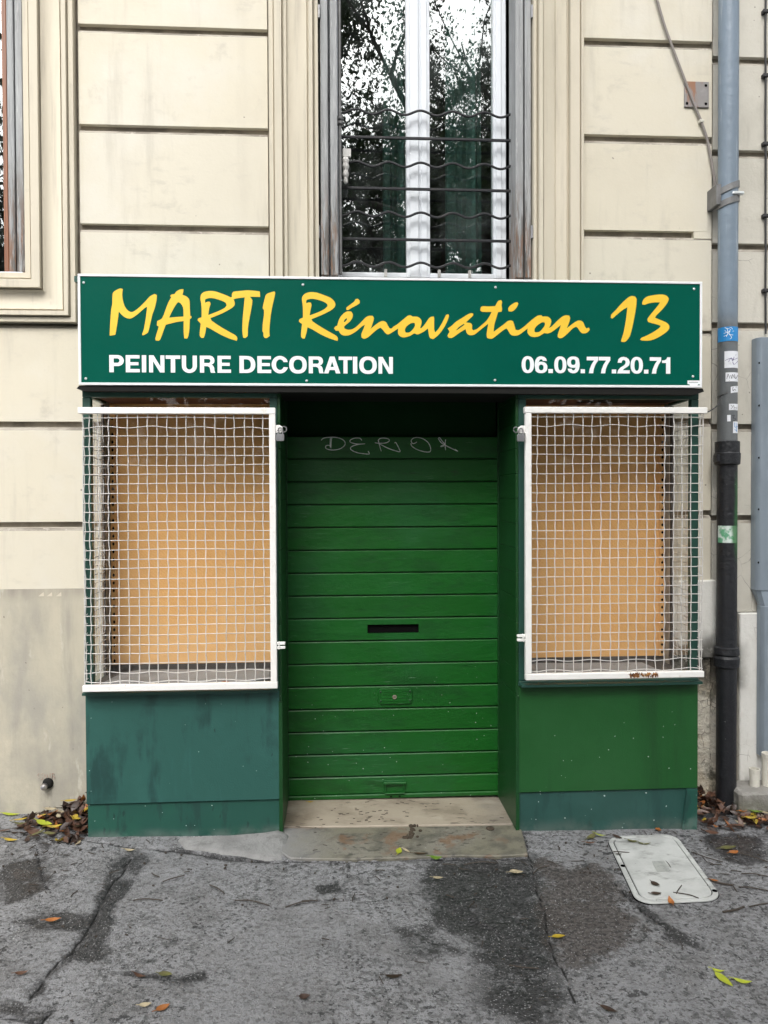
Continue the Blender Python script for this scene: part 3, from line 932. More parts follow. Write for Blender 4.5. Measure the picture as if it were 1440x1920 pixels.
for py in (212, 260, 309.5, 355, 403, 450, 497):
    z = Z(640, py, YB)
    bx('bar_bracket', 'iron', gd, xp - .006, xp + .006, .337, YB + .006, z - .005, z + .005)

# ------------------------------------------------------------------ neighbouring building
YN = .290
nb = empty('neighbour_building', (2.6, .3, 0), 'paler grey cream house wall with grooved courses behind the downpipe at the right edge', 'building')
XN = XR + .006
bx('wall', 'core', nb, XN, 4.6, YN + .026, .8, -.2, 7)
zn = [Z(1400, p, YN) for p in (1147, 971, 800, 610, 462, 287, 112)] + [4.22, 4.7]
for a, b in zip(zn[:-1], zn[1:]):
    block(XN, 4.6, a, b, 'neigh', YN, nb, bot=a > 1.1)
bx('plinth_panel', 'whitewash', nb, X(1384, YN, 1200), 4.6, YN - .018, YN + .03, -.2, zn[0] - .004, .005)
bx('damaged_panel', 'flaky', nb, XN, X(1384, YN, 1200) - .001, YN + .006, YN + .03, -.2, zn[0] - .02)

# ------------------------------------------------------------------ shopfront: two display cases
YS = .36                                    # back boards
ZSILL = .668
ZTOP = 1.972


def case(x0, x1, left, mp, mpl, label, zpan):
    c = empty('display_case', ((x0 + x1) / 2, .14, 0), label, 'display case', 'display cases either side of the shop door')
    door = x1 if left else x0               # x of the side next to the door
    wall = x0 if left else x1
    s = 1 if left else -1
    PW = .034
    # carcase below the glass
    bx('apron_panel', mp, c, x0, x1, 0, .27, zpan, ZSILL - .022, .002)
    bx('sill_rail', 'caseframe', c, x0 - .002, x1 + .002, -.006, .27, ZSILL - .0215, ZSILL, .003)
    bx('plinth', mpl, c, x0 + .002, x1 - .002, .010, .27, -.08, zpan - .003, .002)
    # frame
    bx('post', 'caseframe', c, wall, wall + s * PW, .001, .034, ZSILL + .001, ZTOP - .036, .002)
    bx('post', 'caseframe', c, door - s * PW, door - s * .001, .001, .034, ZSILL + .001, ZTOP - .036, .002)
    bx('post', 'darkwood', c, wall, wall + s * .012, .258, .278, ZSILL + .001, ZTOP - .036, .002)
    bx('top_rail', 'caseframe', c, x0, x1, 0, .035, ZTOP - .035, ZTOP, .002)
    bx('side_rail', 'caseframe', c, wall, wall + s * .02, .036, .278, ZTOP - .03, ZTOP)
    bx('lid', 'brownlid', c, x0 + .022, x1 - .022, .036, YS - .002, ZTOP - .02, ZTOP - .002)
    # side next to the door: thin boards one above the other
    xs0, xs1 = (door - .0005, door + .012) if left else (door - .012, door + .0005)
    zb = -.06
    k = 0
    while zb < ZTOP - .01:
        h = .66 if k == 0 else .1115
        bx('side_board', 'jamb', c, xs0 + (0 if k else -.002), xs1 + (0 if k else .002), -.001 if k == 0 else .004, .376, zb, min(zb + h - .0012, ZTOP), .0012)
        zb += h
        k += 1
    bx('side_panel', 'caseframe', c, door - s * .018, door - s * .0015, .036, YS, ZSILL + .001, ZTOP - .022)
    # inside
    bi0 = x0 + (.012 if left else .02)
    bi1 = x1 - (.02 if left else -.012)
    bx('back_board', 'orange', c, bi0, bi1, YS, YS + .012, ZSILL + .03, ZTOP + .01)
    bx('back_batten', 'darkwood', c, bi0, bi1, YS - .004, YS + .012, ZSILL - .03, ZSILL + .029)
    bx('shelf', 'darkwood', c, x0 + .01, x1 - .01, .02, YS - .005, ZSILL - .012, ZSILL + .002)
    b = MB()
    a0, a1 = (x0 + .05, x1 - .05) if left else (x0 + .06, x1 - .12)
    b.prism([(a0, .06), (a1 - .1, .05), (a1, .12), (a1 - .02, .30), (a0 + .1, .33), (a0 + .03, .26)], lambda u, v, w: (u, v, ZSILL + .0025 + w), .008)
    b.build('shelf_board', 'shelfgrey', c, .002)
    if not left:
        MB().prism([(a0 + .05, .07), (a0 + .45, .09), (a0 + .30, .17), (a0 + .02, .15)], lambda u, v, w: (u, v, ZSILL + .012 + w), .003).build('paper_sheet', 'shelfgrey', c)
    # slotted rail at the outer edge of the back board
    xr = bi0 + .014 if left else bi1 - .03
    bx('slotted_rail', 'orange', c, xr - .013, xr + .013, YS - .010, YS - .0005, ZSILL + .03, ZTOP - .03)
    hb = MB()
    z = ZSILL + .05
    while z < ZTOP - .06:
        hb.prism([(xr - .0062, z), (xr - .0028, z - .005), (xr, z - .0095), (xr + .0028, z - .005), (xr + .0062, z), (xr + .0028, z + .005), (xr, z + .0095), (xr - .0028, z + .005)], lambda u, v, w: (u, YS - .0115 + w, v), .0014)
        z += .0375
    tag(hb.build('slot_row', 'hole', c, smooth=0), kind='stuff')
    # glass
    bx('pane', 'cglass', c, x0 + PW + .001, x1 - PW - .001, .016, .020, ZSILL + .002, ZTOP - .036)
    bx('pane', 'cglass', c, wall + s * .006, wall + s * .010, .035, .249, ZSILL + .002, ZTOP - .031)
    return c


zpl = Z(340, 1504, 0)
zpr = Z(1140, 1482, 0)
cl = case(SX0, -.266, True, 'paneltael', 'plinthl', 'teal panelled glass display case left of the green roller shutter', zpl)
cr = case(.806, SX1, False, 'panelgreen', 'plinthr', 'bright green panelled glass display case right of the green roller shutter', zpr)
pts = [P(1279, 1556, 0), P(1288, 1479, 0), P(1308, 1479, 0), P(1307, 1556, 0)]
MB().prism([(p.x, p.z) for p in pts], lambda u, v, w: (u, -.001 + w, v), .009).build('plinth_corner_piece', 'plinthl', cr, .001)

# ------------------------------------------------------------------ roller shutter
YD = .380
DX0, DX1 = -.252, .792
rs = empty('roller_shutter', ((DX0 + DX1) / 2, YD, 0), 'closed dark green roller shutter door with pale scrawled paint marker writing', 'shutter')
zA, zB = Z(735, 860, YD), Z(735, 1454, YD)
hS = (zA - zB) / 14
bx('backing_sheet', 'jamb', rs, DX0, DX1, YD + .016, YD + .03, -.02, zA + hS - .006)


def slat_prof(h):
    return [(.014, .002), (.003, .002), (0, .004), (0, h - .0085), (.0035, h - .0045), (.014, h - .0045)]


def slat_mesh(h, hole=None):
    b = MB()
    pr = slat_prof(h)
    L = DX1 - DX0
    if hole is None:
        b.prism(pr, lambda u, v, w: (w, u, v), L)
    else:
        a0, a1, z0, z1 = hole
        b.prism(pr, lambda u, v, w: (w, u, v), a0)
        b.prism(pr, lambda u, v, w: (a1 + w, u, v), L - a1)
        b.prism([(.014, .002), (.003, .002), (0, .004), (0, z0), (.014, z0)], lambda u, v, w: (a0 + w, u, v), a1 - a0)
        b.prism([(.014, z1), (0, z1), (0, h - .0085), (.0035, h - .0045), (.014, h - .0045)], lambda u, v, w: (a0 + w, u, v), a1 - a0)
    return b


first = None
hp0, hp1 = P(689, 1188, YD), P(785, 1170, YD)
bx('roller_housing', 'housing', rs, DX0, DX1, YD + .050, YD + .075, zA + hS, ZTOP + .03)
for i in range(-1, 14):
    z0 = zA - hS * (i + 1)
    if abs(z0 - (zA - hS * 8)) < .001:
        o = slat_mesh(hS, (hp0.x - DX0, hp1.x - DX0, hp0.z - z0, hp1.z - z0)).build('slat', 'shutgreen', rs, smooth=0)
    elif first is None:
        o = slat_mesh(hS).build('slat', 'shutgreen', rs, smooth=0)
        first = o
    else:
        o = first.copy()
        COL.objects.link(o)
    o.location = (DX0, YD, z0)
zlow = zA - hS * 14
o = slat_mesh(zlow - .030).build('slat', 'shutgreen', rs, smooth=0)
o.location = (DX0, YD, .030)
low = o
bx('bottom_bar', 'shutgreen', rs, DX0, DX1, YD - .010, YD + .014, .008, .0295, .004)
for px in (733, 749):
    p = P(px, 1491, YD)
    bx('bar_hole', 'hole', rs, p.x - .005, p.x + .005, YD - .0115, YD - .0105, .014, .021)
bx('mail_slot_back', 'hole', rs, hp0.x - .004, hp1.x + .004, YD + .0142, YD + .0155, hp0.z - .004, hp1.z + .004)
for sx, x in ((-1, DX0), (1, DX1)):
    bx('guide_rail', 'jamb', rs, x - .003 if sx < 0 else x - .004, x + .004 if sx < 0 else x + .003, YD - .014, YD - .003, 0, ZTOP, .001)

# lock plate with clipped corners, ribs, screws and keyhole
a, b = P(709, 1320, YD), P(773, 1289.5, YD)
c = .012
oct_ = [(a.x + c, a.z), (b.x - c, a.z), (b.x, a.z + c), (b.x, b.z - c), (b.x - c, b.z), (a.x + c, b.z), (a.x, b.z - c), (a.x, a.z + c)]
lp = MB().prism(oct_, lambda u, v, w: (u, YD - .0085 + w, v), .0085).build('lock_plate', 'shutgreen', rs, .002)
for k in range(4):
    z = a.z + (b.z - a.z) * (.2 + .2 * k)
    MB().tube([(a.x + .022, YD - .0088, z), (b.x - .022, YD - .0088, z)], .0018, 5).build('rib', 'shutgreen', lp)
for sx in (a.x + .012, b.x - .012):
    for sz in (a.z + .016, b.z - .016):
        MB().lathe([(.006, 0), (.006, -.002), (.003, -.0035)], (sx, YD - .0085, sz), 10, 'y').build('plate_screw', 'jamb', lp)
kc = P(741, 1306, YD)
MB().lathe([(.011, 0), (.011, -.003), (.006, -.0034), (.0055, -.001)], (kc.x - .004, YD - .0086, kc.z), 14, 'y').build('lock_cylinder', 'brass', lp)
# lift handle: raised lip over a recess
a, b = P(720, 1487, YD), P(760, 1464, YD)
hd = MB().box(a.x, b.x, YD - .004, YD - .0015, a.z, b.z + .006).build('handle_plate', 'shutgreen', rs, .0015)
hh = MB()
hh.box(a.x - .002, b.x + .002, YD - .022, YD - .0045, b.z - .010, b.z + .001)
hh.box(a.x + .004, a.x + .010, YD - .018, YD - .0045, a.z + .006, b.z - .0105)
hh.box(b.x - .010, b.x - .004, YD - .018, YD - .0045, a.z + .006, b.z - .0105)
hh.box(a.x + .004, b.x - .004, YD - .02, YD - .0045, a.z, a.z + .0055)
hh.build('lift_handle', 'shutgreen', hd, .002)

# scrawled letters on the upper slat
def gpx(l):
    return [(590 + x / 5.143, 800 + y / 5.143) for x, y in l]


strokes = [
    [(62, 130), (90, 110), (150, 102), (215, 105), (270, 125), (295, 158), (280, 190), (240, 215), (180, 225), (125, 218), (104, 200), (115, 182), (150, 180)],
    [(165, 108), (160, 140), (158, 180), (157, 208)], [(152, 110), (150, 150), (150, 200)],
    [(455, 132), (435, 112), (390, 110), (350, 125), (340, 145), (370, 160), (420, 168), (485, 165), (420, 172), (365, 188), (345, 210), (370, 235), (430, 255), (490, 262), (525, 264), (522, 248), (515, 236)],
    [(612, 128), (622, 165), (632, 205), (642, 236)], [(580, 155), (620, 160), (680, 158), (718, 140), (712, 120), (670, 110), (630, 115), (612, 132)], [(630, 168), (700, 205), (770, 230), (822, 242), (815, 215), (795, 175), (780, 152), (770, 158)],
    [(985, 148), (965, 160), (945, 162), (930, 140), (945, 115), (985, 104), (1040, 115), (1090, 150), (1115, 195), (1116, 235), (1095, 245), (1040, 238), (975, 215), (935, 185), (928, 160)],
    [(1190, 112), (1205, 108), (1230, 140), (1260, 178), (1320, 210), (1380, 238), (1350, 218)], [(1262, 125), (1258, 180), (1262, 226)], [(1240, 150), (1252, 165), (1240, 188), (1214, 192), (1235, 178), (1250, 170)], [(1190, 112), (1215, 150), (1235, 165)],
]
gb = MB()
for st in strokes:
    pts = [P(x, y, YD) for x, y in gpx(st)]
    pts = [Vector((p.x, YD - .0022, p.z)) for p in crom(pts, 6)]
    gb.tube(pts, .0021, 5)
gb.build('scrawl', 'graff', rs)

# ------------------------------------------------------------------ shop sign
YF = -.05
GX0, GX1, GZ0, GZ1 = -1.1005, 1.6235, 1.981, 2.452
sg = empty('shop_sign', ((GX0 + GX1) / 2, 0, GZ0), 'long green shop fascia sign with yellow brush script and white capitals', 'sign')
bx('fascia_box', 'caseframe', sg, GX0 + .012, GX1 - .012, YF + .008, .275, GZ0 + .004, GZ1 - .004)
bx('panel', 'signgreen', sg, GX0 + .008, GX1 - .008, YF, YF + .0075, GZ0 + .008, GZ1 - .008)
fr = MB()
t = .0105
fr.box(GX0, GX1, YF - .004, YF + .012, GZ1 - t, GZ1).box(GX0, GX1, YF - .004, YF + .012, GZ0, GZ0 + t)
fr.box(GX0, GX0 + t, YF - .004, YF + .012, GZ0 + t, GZ1 - t).box(GX1 - t, GX1, YF - .004, YF + .012, GZ0 + t, GZ1 - t)
fr.build('edge_trim', 'signwhite', sg, .0015)
dp = MB().prism([(GX0 - .012, GZ0 - .014), (GX0 + .02, GZ0 - .024), (GX1 - .03, GZ0 - .030), (GX1 + .012, GZ0 - .016), (GX1 + .006, GZ0 - .002), (GX0, GZ0 - .002)], lambda u, v, w: (u, YF + .004 + w, v), .31)
dp.build('drip_tray', 'darkiron', sg)
bx('end_bracket', 'caseframe', sg, GX0 - .03, GX0 - .002, -.005, .06, GZ1 - .02, GZ1 + .004)
bx('end_bracket', 'caseframe', sg, GX0 - .016, GX0 - .002, .0, .05, GZ1 - .085, GZ1 - .021)
bx('end_bracket', 'caseframe', sg, GX1 + .002, GX1 + .018, 0, .06, GZ1 - .088, GZ1 + .004)
for px, py in ((157, 530), (568, 534), (929, 539), (1301, 542), (161, 710), (575, 714), (928, 713), (1299, 706)):
    p = P(px, py, YF)
    MB().lathe([(.0055, 0), (.0055, -.002), (.003, -.004)], (p.x, YF - .0003, p.z), 10, 'y').build('screw', 'screw', sg)

def outline(l, ox, oy, sc):
    return [(ox + x / sc, oy + y / sc) for x, y in l]


def smooth_ring(l, n=2):
    """round the ring between its points but keep the sharp corners"""
    out = []
    N = len(l)
    for i in range(N):
        a, b, c, d = (Vector(l[(i + k) % N]) for k in (-1, 0, 1, 2))
        def sharp(p, q, r):
            u, v = q - p, r - q
            return u.length < 1e-6 or v.length < 1e-6 or u.angle(v) > .9
        ta = Vector((0, 0)) if sharp(a, b, c) else (c - a) * .5
        tb = Vector((0, 0)) if sharp(b, c, d) else (d - b) * .5
        L = (c - b).length
        if ta.length > L: ta = ta.normalized() * L
        if tb.length > L: tb = tb.normalized() * L
        if ta.length == 0: ta = (c - b)
        if tb.length == 0: tb = (c - b)
        for k in range(n):
            t = k / n
            h1 = 2 * t ** 3 - 3 * t * t + 1; h2 = t ** 3 - 2 * t * t + t; h3 = -2 * t ** 3 + 3 * t * t; h4 = t ** 3 - t * t
            p = b * h1 + ta * h2 + c * h3 + tb * h4
            out.append((p.x, p.y))
    return out


def lettering(name, rings, m, rounded=True, parent=sg, Y=YF, d=.0009):
    rr = []
    for r in rings:
        r = smooth_ring(r) if rounded else r
        rr.append([(P(x, y, Y).x, P(x, y, Y).z) for x, y in r])
    vs, fs = fill2d(rr)
    b = MB().add([(u, Y - d, v) for u, v in vs], fs)
    for r in rr:
        n = len(r)
        b.add([(u, Y - d, v) for u, v in r] + [(u, Y - .0001, v) for u, v in r], [(i, (i + 1) % n, n + (i + 1) % n, n + i) for i in range(n)])
    return b.build(name, m, parent, smooth=0)


M_ = outline([(113, 782), (120, 630), (135, 430), (150, 350), (153, 220), (190, 180), (255, 150), (290, 160), (282, 240), (300, 350), (340, 430), (400, 470), (450, 455), (520, 400), (600, 320), (660, 255), (720, 225), (750, 240), (745, 310), (720, 420), (690, 500), (660, 630), (630, 745), (590, 770), (560, 785), (550, 770), (575, 700), (600, 560), (620, 400), (590, 410), (500, 490), (430, 540), (380, 558), (320, 540), (270, 500), (235, 460), (225, 560), (205, 690), (190, 775), (120, 788)], 190, 520, 7.2)
A_ = outline([(1060, 165), (1110, 160), (1105, 200), (1095, 235), (1160, 265), (1190, 310), (1195, 420), (1200, 520), (1218, 525), (1215, 550), (1195, 565), (1190, 690), (1175, 790), (1160, 825), (1120, 825), (1112, 740), (1112, 590), (1010, 605), (870, 640), (840, 720), (800, 830), (775, 855), (735, 852), (730, 820), (770, 690), (775, 665), (750, 650), (755, 590), (820, 555), (860, 460), (900, 350), (945, 270), (930, 250), (950, 232), (990, 225), (1010, 195)], 190, 520, 7.2)
Ah = outline([(1035, 335), (1070, 350), (1105, 410), (1110, 480), (1110, 530), (1000, 537), (915, 545), (950, 470), (1000, 380)], 190, 520, 7.2)
RT = outline([(105, 790), (110, 700), (118, 630), (95, 600), (75, 580), (85, 555), (130, 540), (130, 440), (125, 350), (115, 300), (120, 240), (160, 200), (230, 185), (310, 190), (400, 220), (480, 250), (525, 272), (540, 265), (540, 225), (560, 195), (640, 185), (760, 175), (870, 185), (915, 190), (920, 265), (780, 262), (815, 310), (800, 430), (775, 560), (755, 690), (752, 790), (720, 820), (690, 815), (680, 720), (685, 560), (700, 400), (712, 270), (600, 285), (560, 297), (577, 340), (570, 385), (520, 425), (400, 490), (250, 550), (265, 585), (390, 670), (520, 745), (590, 785), (612, 820), (605, 857), (500, 825), (380, 770), (250, 695), (192, 668), (180, 750), (160, 815), (130, 820)], 360, 520, 7.2)
RTh = outline([(175, 300), (230, 280), (300, 285), (400, 315), (455, 345), (468, 380), (440, 415), (350, 460), (220, 510), (232, 420), (250, 360), (240, 330), (210, 330), (178, 345)], 360, 520, 7.2)
I_ = outline([(955, 420), (965, 360), (990, 260), (1010, 225), (1060, 205), (1110, 190), (1123, 210), (1110, 280), (1085, 390), (1065, 500), (1050, 640), (1045, 740), (1050, 790), (1010, 820), (980, 818), (965, 790), (965, 750), (952, 730), (955, 640), (970, 520), (972, 440)], 360, 520, 7.2)
lettering('lettering', [M_, A_, Ah, RT, RTh, I_], 'yellow')
R2 = outline([(105, 800), (108, 720), (118, 630), (95, 615), (75, 595), (85, 565), (130, 545), (130, 440), (125, 360), (117, 310), (120, 265), (160, 220), (230, 200), (310, 205), (400, 235), (500, 275), (550, 320), (568, 365), (555, 405), (500, 450), (380, 510), (245, 565), (260, 595), (390, 680), (520, 755), (580, 790), (602, 825), (595, 858), (490, 825), (370, 770), (250, 700), (190, 675), (180, 740), (155, 825), (125, 825)], 550, 520, 7.2)
R2h = outline([(172, 330), (180, 305), (230, 290), (300, 295), (400, 325), (455, 360), (462, 390), (420, 430), (330, 475), (220, 515), (230, 450), (247, 375), (235, 342), (205, 340), (178, 352)], 550, 520, 7.2)
ACC = outline([(715, 420), (720, 405), (780, 360), (825, 325), (840, 295), (870, 290), (895, 315), (895, 350), (850, 380), (790, 410), (745, 440), (720, 440)], 550, 520, 7.2)
NOV = outline([(550, 690), (570, 660), (592, 655), (610, 590), (640, 530), (690, 480), (730, 460), (780, 462), (803, 500), (795, 550), (760, 600), (710, 640), (685, 665), (690, 690), (740, 708), (800, 700), (860, 660), (930, 590), (980, 540), (1020, 520), (1070, 520), (1088, 550), (1075, 610), (1050, 680), (1040, 700), (1110, 640), (1180, 595), (1220, 590), (1255, 610), (1275, 650), (1300, 690), (1330, 690)], 550, 520, 7.2)
NOV += outline([(50, 670), (100, 640), (180, 575), (250, 520), (285, 512), (315, 530), (370, 530), (410, 550), (435, 590), (430, 640), (415, 690), (440, 680), (490, 620), (530, 560), (560, 535), (600, 530), (605, 560), (605, 700), (620, 745), (660, 700), (710, 620), (750, 540), (770, 505), (800, 500), (805, 530), (770, 620), (730, 690), (680, 760), (620, 815), (590, 835), (550, 820), (535, 780), (525, 710), (520, 690), (470, 730), (400, 765), (370, 770), (335, 757), (280, 790), (200, 812), (150, 800), (118, 760), (120, 690), (60, 730), (0, 765)], 730, 520, 7.2)
NOV += outline([(1270, 770), (1240, 750), (1200, 700), (1175, 680), (1130, 705), (1060, 765), (1000, 815), (950, 830), (920, 810), (920, 760), (950, 690), (965, 640), (930, 660), (860, 720), (800, 760), (740, 785), (680, 785), (640, 765), (610, 720), (575, 722)], 550, 520, 7.2)
Eh = outline([(680, 605), (690, 575), (720, 550), (725, 570), (700, 600)], 550, 520, 7.2)
Oh = outline([(210, 710), (230, 665), (290, 620), (340, 615), (348, 650), (320, 700), (270, 745), (220, 745)], 730, 520, 7.2)
AT = outline([(787, 690), (840, 655), (900, 600), (980, 550), (1060, 500), (1100, 485), (1130, 490), (1130, 515), (1090, 555), (1035, 608), (1060, 613), (1100, 620), (1118, 650), (1115, 690), (1130, 715), (1180, 700), (1250, 642), (1315, 582), (1360, 510), (1380, 468), (1250, 466), (1228, 448), (1235, 405), (1260, 390)], 730, 520, 7.2)
AT += outline([(160, 342), (240, 338), (262, 300), (280, 275), (310, 268), (322, 290), (315, 330), (322, 370), (315, 405), (275, 408), (250, 490), (230, 560), (222, 640), (290, 590), (350, 545), (385, 515), (420, 505), (450, 515), (465, 560), (480, 615), (520, 620), (590, 570), (670, 500), (740, 450), (785, 445), (795, 460), (850, 460), (885, 480), (900, 520), (885, 570), (870, 595), (900, 580), (970, 510), (1030, 460), (1070, 445), (1110, 450), (1120, 480), (1105, 540), (1080, 600), (1150, 545), (1210, 508), (1250, 510), (1275, 530), (1290, 570), (1310, 600), (1340, 590), (1352, 615), (1320, 650), (1270, 660), (1240, 640), (1210, 595), (1190, 580), (1150, 600), (1090, 660), (1030, 710), (995, 715), (975, 700), (975, 670), (1000, 600), (1012, 560), (960, 600), (900, 645), (850, 660), (815, 655), (760, 690), (700, 702), (650, 690), (620, 650), (622, 600), (570, 640), (510, 680), (450, 685), (415, 665), (390, 620), (372, 600), (330, 625), (260, 680), (215, 715), (180, 722), (145, 710), (140, 670), (150, 600), (160, 545), (100, 590)], 890, 520, 6.261)
AT += outline([(1152, 772), (1100, 783), (1060, 770), (1040, 740), (1030, 700), (960, 740), (890, 790), (840, 820), (800, 815), (785, 790), (800, 755), (815, 740), (800, 710)], 730, 520, 7.2)
ATh = outline([(898, 718), (935, 675), (1005, 628), (1015, 640), (960, 680), (915, 712)], 730, 520, 7.2)
DOT = outline([(395, 385), (395, 360), (420, 330), (470, 298), (500, 292), (512, 310), (495, 350), (460, 390), (430, 402), (400, 400)], 890, 520, 6.261)
Oh2 = outline([(702, 635), (705, 600), (740, 560), (790, 528), (820, 530), (825, 560), (800, 600), (760, 640), (715, 645)], 890, 520, 6.261)
lettering('lettering', [R2, R2h, ACC, NOV, Eh, Oh, AT, ATh, DOT, Oh2], 'yellow')
N1 = outline([(180, 545), (190, 500), (250, 440), (330, 350), (420, 270), (460, 252), (510, 260), (530, 300), (520, 420), (495, 560), (470, 680), (440, 790), (400, 850), (365, 875), (325, 870), (320, 855), (350, 760), (375, 640), (395, 500), (405, 405), (350, 435), (280, 490), (230, 535), (200, 558)], 1120, 520, 7.2)
N3 = outline([(605, 340), (630, 290), (680, 258), (780, 238), (880, 232), (940, 252), (965, 290), (945, 345), (880, 430), (800, 510), (778, 545), (850, 575), (930, 610), (965, 645), (970, 690), (930, 740), (850, 795), (770, 835), (690, 855), (600, 852), (578, 838), (600, 815), (680, 780), (770, 730), (840, 680), (855, 655), (800, 635), (690, 605), (675, 575), (685, 545), (750, 465), (820, 380), (845, 340), (780, 338), (700, 350), (640, 370), (608, 368)], 1120, 520, 7.2)
lettering('lettering', [N1, N3], 'yellow')

# heavy sans capitals and figures, cap height 1, (x right, y up)
def arc(cx, cy, rx, ry, a0, a1, n=14):
    return [(cx + rx * math.cos(math.radians(a0 + (a1 - a0) * i / n)), cy + ry * math.sin(math.radians(a0 + (a1 - a0) * i / n))) for i in range(n + 1)]


def sup(cx, cy, rx, ry, a0, a1, n=16, e=.86):
    out = []
    for i in range(n + 1):
        t = math.radians(a0 + (a1 - a0) * i / n)
        c, s_ = math.cos(t), math.sin(t)
        out.append((cx + rx * math.copysign(abs(c) ** e, c), cy + ry * math.copysign(abs(s_) ** e, s_)))
    return out


SW, HW = .235, .195
GL = {
    'P': (.79, [[(0, 0), (SW, 0), (SW, .36), (.44, .36)] + arc(.46, .68, .33, .32, -90, 90) + [(0, 1)], [(SW, .55), (.43, .55)] + arc(.43, .68, .125, .13, -90, 90) + [(SW, .81)]]),
    'E': (.75, [[(0, 0), (.75, 0), (.75, HW), (SW, HW), (SW, .41), (.68, .41), (.68, .59), (SW, .59), (SW, .81), (.74, .81), (.74, 1), (0, 1)]]),
    'I': (.235, [[(0, 0), (SW, 0), (SW, 1), (0, 1)]]),
    'N': (.85, [[(0, 0), (.22, 0), (.22, .66), (.60, 0), (.85, 0), (.85, 1), (.63, 1), (.63, .35), (.25, 1), (0, 1)]]),
    'T': (.80, [[(.28, 0), (.52, 0), (.52, .80), (.80, .80), (.80, 1), (0, 1), (0, .80), (.28, .80)]]),
    'U': (.84, [[(0, 1), (0, .38)] + arc(.42, .38, .42, .40, 180, 360) + [(.84, 1), (.605, 1), (.605, .39)] + arc(.42, .39, .185, .21, 0, -180) + [(.235, 1)]]),
    'R': (.85, [[(0, 0), (SW, 0), (SW, .385), (.42, .385), (.53, .33), (.565, .22), (.585, .06), (.61, 0), (.85, 0), (.85, .03), (.81, .10), (.79, .30), (.73, .42), (.64, .475), (.74, .53), (.80, .62), (.815, .73), (.79, .85), (.71, .95), (.58, 1), (0, 1)], [(SW, .57), (.48, .57)] + arc(.48, .69, .105, .12, -80, 80) + [(SW, .81)]]),
    'D': (.86, [[(0, 0), (.38, 0)] + sup(.38, .5, .48, .5, -90, 90) + [(0, 1)], [(SW, HW), (.36, HW)] + sup(.36, .5, .26, .305, -90, 90) + [(SW, .805)]]),
    'C': (.90, [arc(.46, .5, .46, .52, 38, 322, 26) + [(.90, .33), (.66, .36)] + arc(.46, .5, .22, .315, -42, -318, 22) + [(.66, .65), (.89, .66)]]),
    'O': (.96, [sup(.48, .5, .48, .52, 0, 350, 34), sup(.48, .5, .245, .315, 0, 350, 30)]),
    'A': (.93, [[(0, 0), (.25, 0), (.315, .20), (.615, .20), (.68, 0), (.93, 0), (.60, 1), (.335, 1)], [(.375, .385), (.555, .385), (.465, .70)]]),
    '0': (.72, [sup(.36, .5, .36, .51, 0, 348, 32), sup(.36, .5, .135, .335, 0, 348, 26)]),
    '.': (.25, [[(0, 0), (.25, 0), (.25, .24), (0, .24)]]),
    '7': (.70, [[(.13, 0), (.39, 0), (.43, .26), (.53, .52), (.70, .79), (.70, 1), (0, 1), (0, .78), (.45, .78), (.30, .55), (.18, .26)]]),
    '1': (.46, [[(.22, 0), (.46, 0), (.46, 1), (.29, 1), (.24, .88), (.14, .82), (0, .80), (0, .65), (.22, .65)]]),
    '2': (.72, [[(0, 0), (.71, 0), (.71, .195), (.31, .195), (.40, .29), (.56, .39), (.68, .51), (.715, .68), (.66, .86), (.53, .97), (.36, 1.01), (.20, .98), (.07, .87), (.02, .65), (.245, .65), (.27, .76), (.35, .82), (.43, .80), (.48, .70), (.45, .57), (.36, .48), (.18, .36), (.05, .20)]]),
    '6': (.73, [sup(.37, .335, .36, .345, 120, -150, 26) + [(0, .45), (.01, .60), (.05, .78), (.14, .93), (.27, 1.0), (.40, 1.01), (.55, .97), (.65, .88), (.70, .73), (.47, .73), (.44, .80), (.38, .83), (.30, .80), (.25, .70), (.235, .61), (.26, .64)], sup(.375, .335, .135, .17, 0, 348, 22)]),
}
GL['9'] = (.73, [[(.73 - x, 1.0 - y) for x, y in r] for r in GL['6'][1]])


def words(spec, py0, py1):
    """spec: (char, left px); py0/py1: cap top and baseline in photo pixels as functions of x"""
    rings = []
    for ch, px, w in spec:
        x0, x1 = P(px, (py0 + py1) / 2, YF).x, P(px + w, (py0 + py1) / 2, YF).x
        zt, zb = words.z
        for r in GL[ch][1]:
            rings.append([(x0 + (x1 - x0) * u / GL[ch][0], zb + (zt - zb) * v) for u, v in r])
    vs, fs = fill2d(rings)
    b = MB().add([(u, YF - .0008, v) for u, v in vs], fs)
    for r in rings:
        n = len(r)
        b.add([(u, YF - .0008, v) for u, v in r] + [(u, YF - .0001, v) for u, v in r], [(i, (i + 1) % n, n + (i + 1) % n, n + i) for i in range(n)])
    b.build('lettering', 'vinylwhite', sg, smooth=0)


